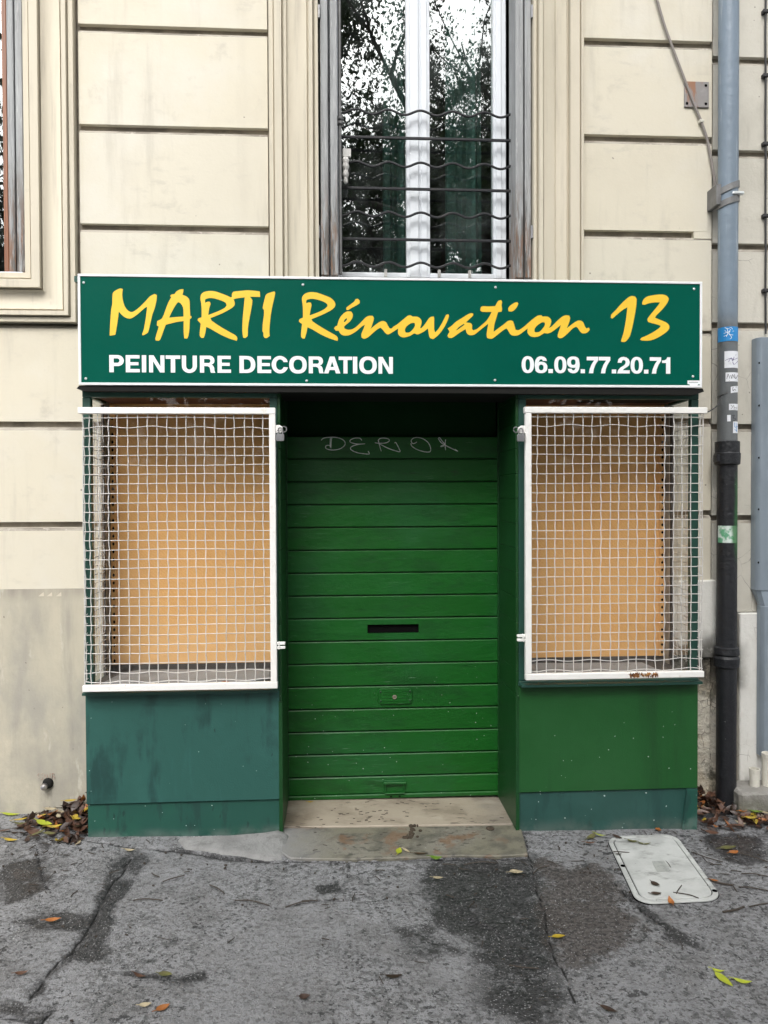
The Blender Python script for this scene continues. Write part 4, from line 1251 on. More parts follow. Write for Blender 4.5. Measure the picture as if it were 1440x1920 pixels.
words.z = (P(320, 666.5, YF).z, P(320, 698.5, YF).z)
w1 = [('P', 75, 210), ('E', 228, 358), ('I', 378, 418), ('N', 445, 588), ('T', 600, 735), ('U', 750, 890), ('R', 918, 1060), ('E', 1082, 1207)]
words([(c, 190 + a / 4.966, (b - a) / 4.966) for c, a, b in w1], 667, 700)
w2 = [('D', 42, 180), ('E', 198, 318), ('C', 322, 465), ('O', 475, 628), ('R', 645, 775), ('A', 775, 925), ('T', 898, 1030), ('I', 1030, 1068), ('O', 1085, 1238), ('N', 1252, 1378)]
w2[5] = ('A', 778, 920)
w2[6] = ('T', 906, 1024)
words([(c, 440 + a / 4.645, (b - a) / 4.645) for c, a, b in w2], 667, 700)
w3 = [('0', 70, 160), ('6', 165, 258), ('.', 265, 298), ('0', 308, 397), ('9', 402, 494), ('.', 501, 532), ('7', 545, 629), ('7', 633, 717), ('.', 728, 760), ('2', 768, 860), ('0', 865, 955), ('.', 963, 995), ('7', 1005, 1088), ('1', 1095, 1155)]
words.z = (P(1120, 669, YF).z, P(1120, 700, YF).z)
words([(c, 960 + a / 3.892, (b - a) / 3.892) for c, a, b in w3], 669, 700)
a, b = P(1289, 722.5, YF), P(1313, 713.5, YF)
mk = MB().prism([(a.x, a.z + .006), (a.x + .008, a.z + .004), (a.x + .012, a.z), (b.x - .014, a.z), (b.x - .010, a.z + .004), (b.x, a.z + .006), (b.x, b.z), (a.x, b.z)], lambda u, v, w: (u, YF - .0008 + w, v), .0007).build('maker_label', 'vinylwhite', sg)
for k in range(9):
    x = a.x + .006 + k * .0048
    bx('label_print', 'strap', mk, x, x + .003, YF - .0012, YF - .0009, b.z - .010, b.z - .006)

# ------------------------------------------------------------------ wire cages over the display cases
YK = -.058


def cage(left, label):
    px0, px1 = (149, 516.5) if left else (984, 1324)
    x0, x1 = X(px0, YK, 770), X(px1, YK, 770)
    if left:
        zt, zb = Z(330, 770.5, YK), Z(330, 1287.5, YK)
    else:
        zt, zb = Z(1150, 769.5, YK), Z(1150, 1266, YK)
    xb0, xb1 = (X(156, YK, 1290), x1 + .002) if left else (x0 - .0, X(1318, YK, 1266))
    c = empty('wire_cage', ((x0 + x1) / 2, YK, zb), label, 'security grille', 'white wire cages over the display cases')
    h = .0135
    bx('top_bar', 'cageframe', c, x0 - .004, x1, YK - h, YK + h, zt - h, zt + h, .002)
    bx('bottom_bar', 'cageframe', c, xb0, xb1, YK - h, YK + h, zb - h, zb + h, .002)
    xs = x1 - h if left else x0 + h
    bx('side_bar', 'cageframe', c, xs - h, xs + h, YK - h + .0005, YK + h - .0005, zb + h + .0005, zt - h - .0005, .002)
    corner = x0 + .010 if left else x1 - .014
    inner = x1 - 2 * h if left else x0 + 2 * h
    s = 1 if left else -1
    sp = .0409
    W = abs(inner - corner)
    nv = int(W / sp)
    nh = 29 if left else 28
    rw = .0023
    zz0, zz1 = zb + .026, zt - .030
    hzs = [zz0 + (zz1 - zz0) * i / (nh - 1) + random.uniform(-.0025, .0025) for i in range(nh)]
    ph = [random.uniform(0, 6.3) for _ in range(400)]
    for i in range(nv + 1):
        x = inner - s * (sp * i + .028)
        if (x - corner) * s < -.001: x = corner + s * .002
        x += random.uniform(-.002, .002)
        pts = []
        n = nh * 2
        lean = random.uniform(-.003, .003)
        for k in range(n + 1):
            t = k / n
            z = zb + h - .002 + (zt - zb - 2 * h + .004) * t
            pts.append((x + lean * t + .0016 * math.sin(z * 9 + ph[i]) + .0009 * math.sin(z * 77 + ph[i]), YK + .0024 * math.cos(math.pi * (z - zz0) / ((zz1 - zz0) / (nh - 1)) + math.pi * i), z))
        MB().tube(pts, rw, 5).build('wire', 'wire', c)
    YE = YW - .004
    for j, z in enumerate(hzs):
        pts = []
        n = nv * 2
        sag = random.uniform(-.003, .003)
        for k in range(n + 1):
            t = k / n
            x = inner + s * .004 + (corner - inner - s * .004) * t
            pts.append((x, YK - .0024 * math.cos(math.pi * (x - inner + s * .028) / sp + math.pi * j), z + sag * math.sin(t * 3.1) + .0015 * math.sin(x * 8 + ph[j + 60]) + (.004 * math.sin(x * 31 + ph[j]) if j in (0, 1, nh - 2) else 0)))
        zc = pts[-1][2]
        q = random.uniform(-.004, .004)
        for k in range(1, 13):
            t = k / 12
            pts.append((corner - s * .006 * math.sin(min(1, t * 5) * 1.57) + s * .0015 * math.sin(t * 20 + ph[j]), YK + (YE - YK) * t, zc + q * t + .002 * math.sin(t * 9 + ph[j])))
        MB().tube(pts, rw * .78, 5).build('wire', 'wire', c)
    ns = 7
    for i in range(ns):
        y = YK + .045 + i * (YE - YK - .06) / (ns - 1)
        pts = [(corner - s * .008 + .002 * math.sin(k * 1.7 + ph[i + 90]), y + .003 * math.sin(k * .6 + ph[i + 100]), zb + .015 + (zt - zb - .04) * k / 40) for k in range(41)]
        MB().tube(pts, rw, 5).build('wire', 'wire', c)
    # hasp plate and lower latch on the door side
    hx = x1 if left else x0
    zh = Z(519, 805, YK) if left else Z(975, 806, YK)
    hp = MB()
    hp.prism([(hx - s * .001, zh - .016), (hx + s * .022, zh - .016), (hx + s * .032, zh - .006), (hx + s * .030, zh + .010), (hx + s * .018, zh + .018), (hx - s * .001, zh + .018)], lambda u, v, w: (u, YK - .006 + w, v), .012)
    hp.build('hasp', 'cageframe', c, .002)
    zl = Z(525, 1210, YK) if left else Z(975, 1196, YK)
    lt = MB()
    for dz in (-.009, .009):
        lt.box(min(hx, hx + s * .036), max(hx, hx + s * .036), YK - .008, YK + .008, zl + dz - .006, zl + dz + .006)
    lt.box(min(hx + s * .006, hx + s * .012), max(hx + s * .006, hx + s * .012), YK - .01, YK + .01, zl - .017, zl + .017)
    lt.build('latch', 'cageframe', c, .002)
    # ring on the post behind
    MB().tube([(hx + s * .034 + .012 * math.cos(a * math.pi / 8), YK + .020, zh + .002 + .012 * math.sin(a * math.pi / 8)) for a in range(17)], .0028, 6).build('staple', 'lockm', c)
    # padlock
    bxc = hx + s * (.021 if left else .021)
    pk = empty('padlock', (bxc, YK - .012, zh - .05), 'small steel padlock hanging from the %s wire cage' % ('left' if left else 'right'), 'padlock', 'padlocks on the cages')
    zb_ = zh - .052
    MB().prism([(bxc - .017, zb_ + .002), (bxc - .015, zb_), (bxc + .015, zb_), (bxc + .017, zb_ + .002), (bxc + .017, zb_ + .028), (bxc + .014, zb_ + .031), (bxc - .014, zb_ + .031), (bxc - .017, zb_ + .028)], lambda u, v, w: (u, YK - .022 + w, v), .016).build('body', 'lockm', pk, .0015)
    sh = [(bxc - .010, YK - .014, zb_ + .029), (bxc - .010, YK - .014, zb_ + .046)]
    sh += [(bxc - .010 * math.cos(a * math.pi / 8), YK - .014, zb_ + .046 + .011 * math.sin(a * math.pi / 8)) for a in range(1, 8)]
    sh += [(bxc + .010, YK - .014, zb_ + .046), (bxc + .010, YK - .014, zb_ + .029)]
    MB().tube(sh, .0032, 7).build('shackle', 'steel', pk)
    return c, zb, h


cgl, zbl, hb_ = cage(True, 'white wire mesh cage over the left display case above teal panel')
cgr, zbr, hb_ = cage(False, 'white wire mesh cage over the right display case with rust on its bottom bar')
rb = MB()
for k in range(46):
    px = 1178 + 54 * random.random() ** .9
    p = P(px, 1262, YK)
    r = random.uniform(.003, .009)
    rb.add([(p.x + r * math.cos(t) * random.uniform(.6, 1.3), YK - .0145 - random.uniform(0, .002), zbr + random.uniform(-.010, .013) + r * .7 * math.sin(t)) for t in (0, 1.2, 2.5, 3.8, 5)], [(0, 1, 2, 3, 4)])
tag(rb.build('rust_flakes', 'rust', cgr, smooth=0), kind='stuff')

# ------------------------------------------------------------------ pipes, cables, fittings on the wall
PYC, PR = .205, .0465
pxc = P(1370, 700, PYC - .03).x
dp_ = empty('drainpipe', (pxc, PYC, 0), 'tall downpipe, blue grey above and black cast iron below, covered in stickers', 'downpipe')
zj = Z(1370, 826, PYC - PR)
MB().lathe([(PR - .001, 0), (PR - .001, .3), (PR - .001, .9), (PR, 1.6), (PR, 2.9)], (pxc, PYC, zj - .02), 32).build('upper_pipe', 'pipeblue', dp_, smooth=50)
z1 = Z(1370, 1225, PYC - PR)
MB().lathe([(PR, 0), (PR, .4), (PR, z1 + .1 - .0), (PR, zj - .0)], (pxc, PYC, -.04), 32).build('lower_pipe', 'pipeblack', dp_, smooth=50)
MB().lathe([(PR + .004, -.115), (PR + .012, -.11), (PR + .014, -.06), (PR + .010, -.055), (PR + .010, -.003), (PR + .002, 0)], (pxc, PYC, zj), 32).build('socket_collar', 'pipeblack', dp_, .0, 30)
cb = MB().box(pxc - PR - .02, pxc - PR + .008, PYC - .03, PYC + .01, zj - .10, zj - .065)
cb.build('collar_lug', 'pipeblack', dp_, .003)
MB().lathe([(PR, -.075), (PR + .011, -.07), (PR + .013, -.03), (PR + .006, -.018), (PR + .012, -.01), (PR + .010, .02), (PR, .026)], (pxc, PYC, z1), 32).build('joint_collar', 'pipeblack', dp_, .0, 30)
zc = Z(1370, 360, PYC - PR)
for dz, tl in ((.032, .02), (-.034, .016)):
    vs, fs = [], []
    n = 32
    for i in range(n + 1):
        a_ = 2 * math.pi * i / n
        zo = zc + dz + tl * math.cos(a_)
        for rr_, hh_ in ((PR + .0005, 0), (PR + .0045, 0), (PR + .0045, .030), (PR + .0005, .030)):
            vs.append((pxc + rr_ * math.cos(a_), PYC + rr_ * math.sin(a_), zo + hh_ - .015))
    for i in range(n):
        for k in range(4):
            fs.append((i * 4 + k, i * 4 + (k + 1) % 4, (i + 1) * 4 + (k + 1) % 4, (i + 1) * 4 + k))
    MB().add(vs, fs).build('strap', 'strap', dp_)
bx('strap_bolt', 'screw', dp_, pxc - .004, pxc + PR + .006, PYC - PR - .008, PYC - PR + .016, zc - .012, zc + .004, .004)
bx('strap_bracket', 'strap', dp_, pxc - PR - .02, pxc - PR + .004, PYC - .02, YW + .02, zc - .05, zc + .05, .003)

base = math.atan2(CAM.y - PYC, CAM.x - pxc)        # direction of the street seen from the pipe


def onpipe(px, z, dr=0.0):
    u = max(-.98, min(.98, (px - 1370.3) / 18.2))
    t = base + math.asin(u)
    return Vector((pxc + (PR + dr) * math.cos(t), PYC + (PR + dr) * math.sin(t), z))


def sticker(px0, px1, py0, py1, m, marks=(), ink='ink', skew=0):
    z0, z1_ = Z(1370, py1, PYC - PR), Z(1370, py0, PYC - PR)
    n = 10
    vs = []
    for i in range(n + 1):
        px = px0 + (px1 - px0) * i / n
        k = skew * (i / n - .5)
        vs += [onpipe(px, z0 + k, .0007), onpipe(px, z1_ + k, .0007), onpipe(px, z0 + k, .0001), onpipe(px, z1_ + k, .0001)]
    fs = []
    for i in range(n):
        a_ = i * 4
        fs += [(a_, a_ + 4, a_ + 5, a_ + 1), (a_ + 2, a_ + 3, a_ + 7, a_ + 6), (a_, a_ + 2, a_ + 6, a_ + 4), (a_ + 1, a_ + 5, a_ + 7, a_ + 3)]
    fs += [(0, 1, 3, 2), (4 * n, 4 * n + 2, 4 * n + 3, 4 * n + 1)]
    o = MB().add(vs, fs).build('sticker', m, dp_)
    if marks:
        b = MB()
        for st in marks:
            pts = [onpipe(px0 + (px1 - px0) * u, z0 + (z1_ - z0) * v + skew * (u - .5), .0012) for u, v in st]
            b.tube(crom(pts, 4) if len(pts) > 2 else pts, .0012, 4)
        b.build('sticker_scrawl', ink, o)
    return o


sticker(1353.5, 1388, 612, 639, 'stkblue', [[(.35, .95), (.5, .85), (.65, .92), (.72, .8)], [(.3, .55), (.5, .62), (.8, .68)], [(.45, .9), (.5, .6), (.42, .3)], [(.62, .8), (.55, .5), (.68, .25), (.6, .12)], [(.35, .75), (.6, .45), (.75, .4)], [(.3, .35), (.5, .42)]], 'vinylwhite')
sticker(1365, 1388, 658, 689.5, 'stkwhite', [[(.05, .45), (.4, .55), (.7, .5), (.95, .6)], [(.3, .35), (.5, .6), (.6, .4), (.7, .65)], [(.6, .35), (.7, .2), (.95, .4)], [(.8, .75), (.85, .78)]], 'inkpurple')
sticker(1367, 1388, 698, 715, 'stkwhite', [[(.1, .3), (.2, .8), (.35, .3)], [(.4, .7), (.5, .3), (.55, .75), (.7, .35)], [(.15, .55), (.95, .6)], [(.7, .8), (.8, .3), (.95, .7)], [(.3, .1), (.95, .2)]])
sticker(1376, 1388, 724, 736, 'stkwhite', [[(.25, .7), (.3, .3), (.5, .5), (.7, .3)], [(.2, .8), (.8, .85)]], skew=.006)
sticker(1373, 1388, 757, 769, 'stkwhite', [[(.2, .8), (.4, .5), (.2, .2)], [(.5, .8), (.6, .4), (.9, .5)], [(.5, .2), (.9, .25)]], 'strap')
sticker(1370, 1376, 778, 790, 'stkwhite')
sticker(1377, 1387, 777, 791, 'pipeblue', [[(.1, .8), (.5, .9), (.3, .5), (.8, .4), (.3, .1)]])
sticker(1380, 1388, 790, 812, 'stkwhite', [[(.3, .9), (.4, .5), (.9, .6)], [(.3, .3), (.8, .2)], [(.6, .9), (.7, .1)]], 'stkblue')
sticker(1355, 1387.5, 986, 1018, 'stkgreen')
MB().tube([onpipe(1353 + 2 * k, Z(1370, 742 - .7 * k, PYC - PR), .0015) for k in range(10)], .0022, 5).build('cable_tie', 'strap', dp_)

# grey cable slanting across the wall and down behind the pipe
path = [(1214, -60), (1232, 0), (1245, 45), (1263, 95), (1284, 150), (1300, 192), (1315, 228), (1326, 262), (1333, 298), (1340, 338), (1346, 380), (1350.5, 430), (1352, 475), (1353, 520)]
pts = crom([P(x, y, YW - .012 - (.03 if y > 330 else 0) * min(1, (y - 330) / 80)) for x, y in path], 5)
cbl = tag(MB().tube(pts, .0062, 7).build('cable', 'cablegrey'), 'grey cable slanting down the cream wall to the blue grey downpipe', 'cable')
p = P(1315, 227, YW - .012)
bx('cable_clip', 'pvcpipe', cbl, p.x - .011, p.x + .011, p.y - .008, YW + .001, p.z - .008, p.z + .006, .002)
pts = [P(1435.5 + .25 * math.sin(k * .9), -40 + k * 22.2, YN - .012) for k in range(31)]
cbk = tag(MB().tube(pts, .0052, 7).build('cable', 'cableblack'), 'black cable running straight down the wall at the right edge', 'cable')
for py in (22, 142, 270, 405, 545):
    p = P(1436, py, YN - .012)
    bx('cable_clip', 'cableblack', cbk, p.x - .018, p.x + .012, p.y - .011, YN + .002, p.z - .009, p.z + .009, .003)
pts = crom([P(1300, 770, .02), P(1318, 774, .02), P(1334, 769, .06), P(1347, 758, .11), P(1353, 744, .15)], 6)
tag(MB().tube(pts, .003, 6).build('cable', 'cableblack'), 'thin dark wire looping from the right display case to the downpipe', 'cable')

# steel plate with four holes
a, b = P(1282, 202, YW), P(1328, 155, YW)
pt = bx('anchor_plate', 'plate', None, a.x, b.x, YW - .008, YW - .0005, a.z, b.z, .0015)
tag(pt, 'rusty square steel plate with four corner holes on the cream wall', 'wall plate')
for u in (.1, .87):
    for v in (.14, .85):
        MB().lathe([(.0065, 0), (.0065, -.0012)], (a.x + (b.x - a.x) * u, YW - .0082, a.z + (b.z - a.z) * v), 12, 'y').build('bolt_hole', 'hole', pt)

# galvanised cable duct at the right edge
xg, yg = X(1418, .24, 900), .23
zt_, zm_, zb_ = Z(1430, 632, .23), Z(1430, 1108, .23), Z(1430, 1418, .23)
dct = empty('cable_duct', (xg + .05, .26, zb_), 'grey galvanised cable duct fixed to the wall right of the downpipe', 'cable duct')
MB().prism([(xg, YN - .001), (xg, yg + .02), (xg + .018, yg), (xg + .085, yg), (xg + .1, yg + .02), (xg + .1, YN - .001)], lambda u, v, w: (u, v, zm_ + w), zt_ - zm_).build('upper_duct', 'galv', dct, .002)
MB().prism([(xg + .022, YN - .020), (xg + .022, yg + .012), (xg + .035, yg - .008), (xg + .105, yg - .008), (xg + .12, yg + .012), (xg + .12, YN - .020)], lambda u, v, w: (u, v, zb_ + w), zm_ - .075 - zb_).build('lower_duct', 'galv', dct, .002)
off = MB()
sec0 = [(xg + .004, YN - .002), (xg + .004, yg + .024), (xg + .022, yg + .004), (xg + .083, yg + .004), (xg + .096, yg + .024), (xg + .096, YN - .002)]
sec1 = [(xg + .026, YN - .022), (xg + .026, yg + .014), (xg + .038, yg - .005), (xg + .102, yg - .005), (xg + .116, yg + .014), (xg + .116, YN - .022)]
off.add([(u, v, zm_ - .001) for u, v in sec0] + [(u, v, zm_ - .074) for u, v in sec1], [(i, (i + 1) % 6, 6 + (i + 1) % 6, 6 + i) for i in range(6)])
off.build('offset_piece', 'galv', dct, smooth=20)
for py in (680, 760, 858, 955, 1055, 1200, 1300):
    z = Z(1430, py, .23)
    dx = .022 if z < zm_ else 0
    MB().lathe([(.005, 0), (.005, -.003)], (xg + dx + .012, yg + (.004 if dx else .008), z), 8, 'y').build('rivet', 'hole', dct)

# concrete block and plastic stubs at the foot of the wall
blk = MB().box(X(1384, .12, 1500), 3.4, .10, YN - .019, -.08, Z(1400, 1487, .10)).build('kerb_block', 'stone', None, .012)
tag(blk, 'low mossy concrete block at the foot of the right wall', 'concrete block')
for (q0, q1, t0, lab) in ((1405.5, 1424, 1441, 'short cream plastic pipe stub with a rim beside the black downpipe'), (1429, 1452, 1412, 'white plastic pipe stub rising at the very right edge of the wall')):
    c0 = P((q0 + q1) / 2, 1470, .19)
    r = (X(q1, .19, 1470) - X(q0, .19, 1470)) / 2
    zt = Z((q0 + q1) / 2, t0, .19)
    o = MB().lathe([(r * .93, Z(1410, 1487, .10) - .003), (r * .93, zt - .02), (r, zt - .018), (r, zt), (r * .8, zt), (r * .8, zt - .03)], (c0.x, .19, 0), 20).build('pipe_stub', 'pvcpipe')
    tag(o, lab, 'pipe')

# capped outlet low on the left wall, red marking above
p = P(84, 1473, YW - .02)
tp = empty('capped_outlet', (p.x, YW, p.z), 'small round chrome capped outlet low on the left wall under faded red digits', 'pipe outlet')
MB().lathe([(.024, .03), (.026, .0), (.022, -.012), (.016, -.016)], (p.x + .008, YW - .001, p.z + .004), 18, 'y').build('flange', 'darkiron', tp)
MB().lathe([(.013, 0), (.0145, -.004), (.0145, -.022), (.012, -.028), (.006, -.031)], (p.x, YW - .014, p.z - .003), 18, 'y').build('cap', 'steel', tp)
rp = MB()
for st in ([(73, 1450), (70, 1455), (74, 1459)], [(81, 1450), (77, 1451), (77, 1455), (80, 1456), (80, 1461), (76, 1462)], [(84, 1452), (85, 1461), (89, 1461), (89, 1452)], [(94, 1450), (94, 1462)], [(98, 1450), (98, 1462), (103, 1460), (103, 1457), (98, 1456), (102, 1454), (102, 1451), (98, 1450)]):
    rp.tube([P(x, y, YW - .0015) for x, y in st], .0017, 4)
rp.build('red_marking', 'redpaint', bld)

# ------------------------------------------------------------------ doorstep, fillet, cover
def slab(name, corners, zt, m, bev=.006):
    pts = [G(x, y) for x, y in corners]
    n = len(pts)
    b = MB().add([(q.x, q.y, gz(q.x) + zt) for q in pts] + [(q.x, q.y, gz(q.x) - .08) for q in pts], [tuple(range(n)), tuple(range(2 * n - 1, n - 1, -1))] + [(i, i + n, (i + 1) % n + n, (i + 1) % n) for i in range(n)])
    return b


ds = empty('doorstep', (.27, .05, 0), 'low stone doorstep of a cream slab and a mossy grey slab before the shutter', 'doorstep')
slab('slab', [(538, 1497), (744, 1492), (940, 1487), (967, 1548.5), (760, 1551.5), (531, 1554)], .010, 'slabcream').build('slab', 'slabcream', ds, .003)
slab('slab', [(530, 1556), (760, 1553.5), (975, 1550), (983, 1575), (990, 1605), (930, 1608), (860, 1607), (760, 1611), (650, 1614), (545, 1612), (526, 1600)], .008, 'slabgrey').build('slab', 'slabgrey', ds, .004)
ft = [(330, 1577), (430, 1573), (500, 1567), (531, 1562), (545, 1572), (540, 1590), (529, 1612), (500, 1614), (455, 1606), (420, 1603), (380, 1596), (345, 1592)]
pts = [G(x, y) for x, y in ft]
vs, fs = [], []
cen = sum(pts, Vector()) / len(pts)
n = len(pts)
for k, (f, z) in enumerate(((1, -.01), (.93, .006), (.75, .011), (.4, .014))):
    for q in pts:
        w = cen + (q - cen) * f
        back = 1 if w.y > -.05 else 0
        vs.append((w.x, w.y, gz(w.x) + z + .012 * back * (f < 1)))
for k in range(3):
    fs += [(k * n + i, k * n + (i + 1) % n, (k + 1) * n + (i + 1) % n, (k + 1) * n + i) for i in range(n)]
fs.append(tuple(3 * n + i for i in range(n)))
tag(MB().add(vs, fs).build('cement_fillet', 'cement', smooth=80), kind='structure')

cor = [G(1136, 1571), G(1266, 1566), G(1358, 1690), G(1196, 1698)]


def rquad(inset, rad):
    def bil(u, v):
        return cor[0] * (1 - u) * (1 - v) + cor[1] * u * (1 - v) + cor[2] * u * v + cor[3] * (1 - u) * v
    out = []
    ru, rv = rad / (cor[1] - cor[0]).length, rad / (cor[3] - cor[0]).length
    iu, iv = inset / (cor[1] - cor[0]).length, inset / (cor[3] - cor[0]).length
    for (cu, cv, a0) in ((1 - iu - ru, 1 - iv - rv, 0), (iu + ru, 1 - iv - rv, 90), (iu + ru, iv + rv, 180), (1 - iu - ru, iv + rv, 270)):
        for k in range(9):
            t = math.radians(a0 + k * 11.25)
            out.append(bil(cu + ru * math.cos(t), cv + rv * math.sin(t)))
    return out


def ring(outl, z0, z1, name, m, parent, inner=None, bev=.002):
    b = MB()
    n = len(outl)
    if inner is None:
        b.add([(q.x, q.y, gz(q.x) + z1) for q in outl] + [(q.x, q.y, gz(q.x) + z0) for q in outl], [tuple(range(n)), tuple(range(2 * n - 1, n - 1, -1))] + [(i, i + n, (i + 1) % n + n, (i + 1) % n) for i in range(n)])
    else:
        vs = []
        for l, z in ((outl, z0), (outl, z1), (inner, z1), (inner, z0)):
            vs += [(q.x, q.y, gz(q.x) + z) for q in l]
        fs = []
        for k in range(4):
            k2 = (k + 1) % 4
            fs += [(k * n + i, k * n + (i + 1) % n, k2 * n + (i + 1) % n, k2 * n + i) for i in range(n)]
        b.add(vs, fs)
    return b.build(name, m, parent, bev)


cv = empty('access_cover', tuple(sum(cor, Vector()) / 4), 'pale grey rounded utility access cover set into the pavement', 'access cover')
ring(rquad(-.003, .073), -.03, .0015, 'gap', 'hole', cv, None, 0)
ring(rquad(0, .07), -.02, .007, 'frame', 'coverw', cv, rquad(.020, .055))
ring(rquad(.024, .05), -.02, .008, 'lid', 'coverw', cv)
a = [G(1222, 1619), G(1245, 1618), G(1257, 1637), G(1232, 1639)]
MB().add([(q.x, q.y, gz(q.x) + .0095) for q in a] + [(q.x, q.y, gz(q.x) + .007) for q in a], [(0, 1, 2, 3), (0, 4, 5, 1), (1, 5, 6, 2), (2, 6, 7, 3), (3, 7, 4, 0)]).build('label_plate', 'coverlabel', cv)
for px, py in ((1168, 1627), (1340, 1674)):
    q = G(px, py)
    MB().lathe([(.010, 0), (.010, .0012)], (q.x, q.y, gz(q.x) + .0078), 10).build('lift_hole', 'hole', cv)

# droppings on the step
q = G(773, 1562)
b = MB()
random.seed(5)
for k in range(26):
    t_ = random.random()
    dx, dy = random.gauss(0, .013), -.075 + .14 * t_
    r = random.uniform(.004, .0115)
    h_ = random.uniform(.003, .010)
    b.lathe([(r * .8, -.004), (r, h_ * .3), (r * .7, h_ * .8), (r * .2, h_)], (q.x + dx + dy * .30, q.y + dy, gz(q.x) + .010), random.choice((5, 6, 7)))
tag(b.build('droppings', 'mud'), 'dried brown lump of mud lying across the two doorstep slabs', 'mud lump')
q = G(919, 1558)
tag(MB().lathe([(.017, 0), (.02, .004), (.014, .008), (.005, .009)], (q.x, q.y, gz(q.x) + .0085), 10).build('mud_lump', 'mud'), 'small dark round lump on the right end of the grey doorstep slab', 'mud lump')

# ------------------------------------------------------------------ leaves and twigs
def leaf_geo(L, Wd, c, yaw, tilt, roll, curl=.15, fold=.25, n=6):
    """a pointed leaf blade, folded along its rib and curled along its length"""
    R_ = Matrix.Rotation(yaw, 3, 'Z') @ Matrix.Rotation(tilt, 3, 'Y') @ Matrix.Rotation(roll, 3, 'X')
    vs, fs = [], []
    for i in range(n + 1):
        t = i / n
        w = Wd * .5 * (math.sin(math.pi * min(1, t * 1.02) ** .85) ** .8 if 0 < t < 1 else .04)
        x = (t - .5) * L
        z = curl * L * (4 * (t - .5) ** 2 - .4)
        for sy in (-1, 0, 1):
            vs.append(c + R_ @ Vector((x, sy * w, z + fold * w * abs(sy))))
    for i in range(n):
        a_ = i * 3
        fs += [(a_, a_ + 3, a_ + 4, a_ + 1), (a_ + 1, a_ + 4, a_ + 5, a_ + 2)]
    st = [c + R_ @ Vector((-.5 * L, 0, curl * L * .6)), c + R_ @ Vector((-.72 * L, .06 * L, curl * L * .5))]
    return vs, fs, st


def leaf(px, py, m, L, Wd, yaw, label, group=None, lift=.006, tilt=0, roll=0, curl=.12, fold=.2, Y=None, cat='leaf'):
    c = G(px, py) if Y is None else P(px, py, Y)
    c = c + Vector((0, 0, lift))
    vs, fs, st = leaf_geo(L, Wd, c, math.radians(yaw), tilt, roll, curl, fold)
    b = MB().add(vs, fs).tube(st, .0011, 4)
    return tag(b.build('fallen_leaf', m, smooth=60), label, cat, group or 'leaves fallen on the pavement')


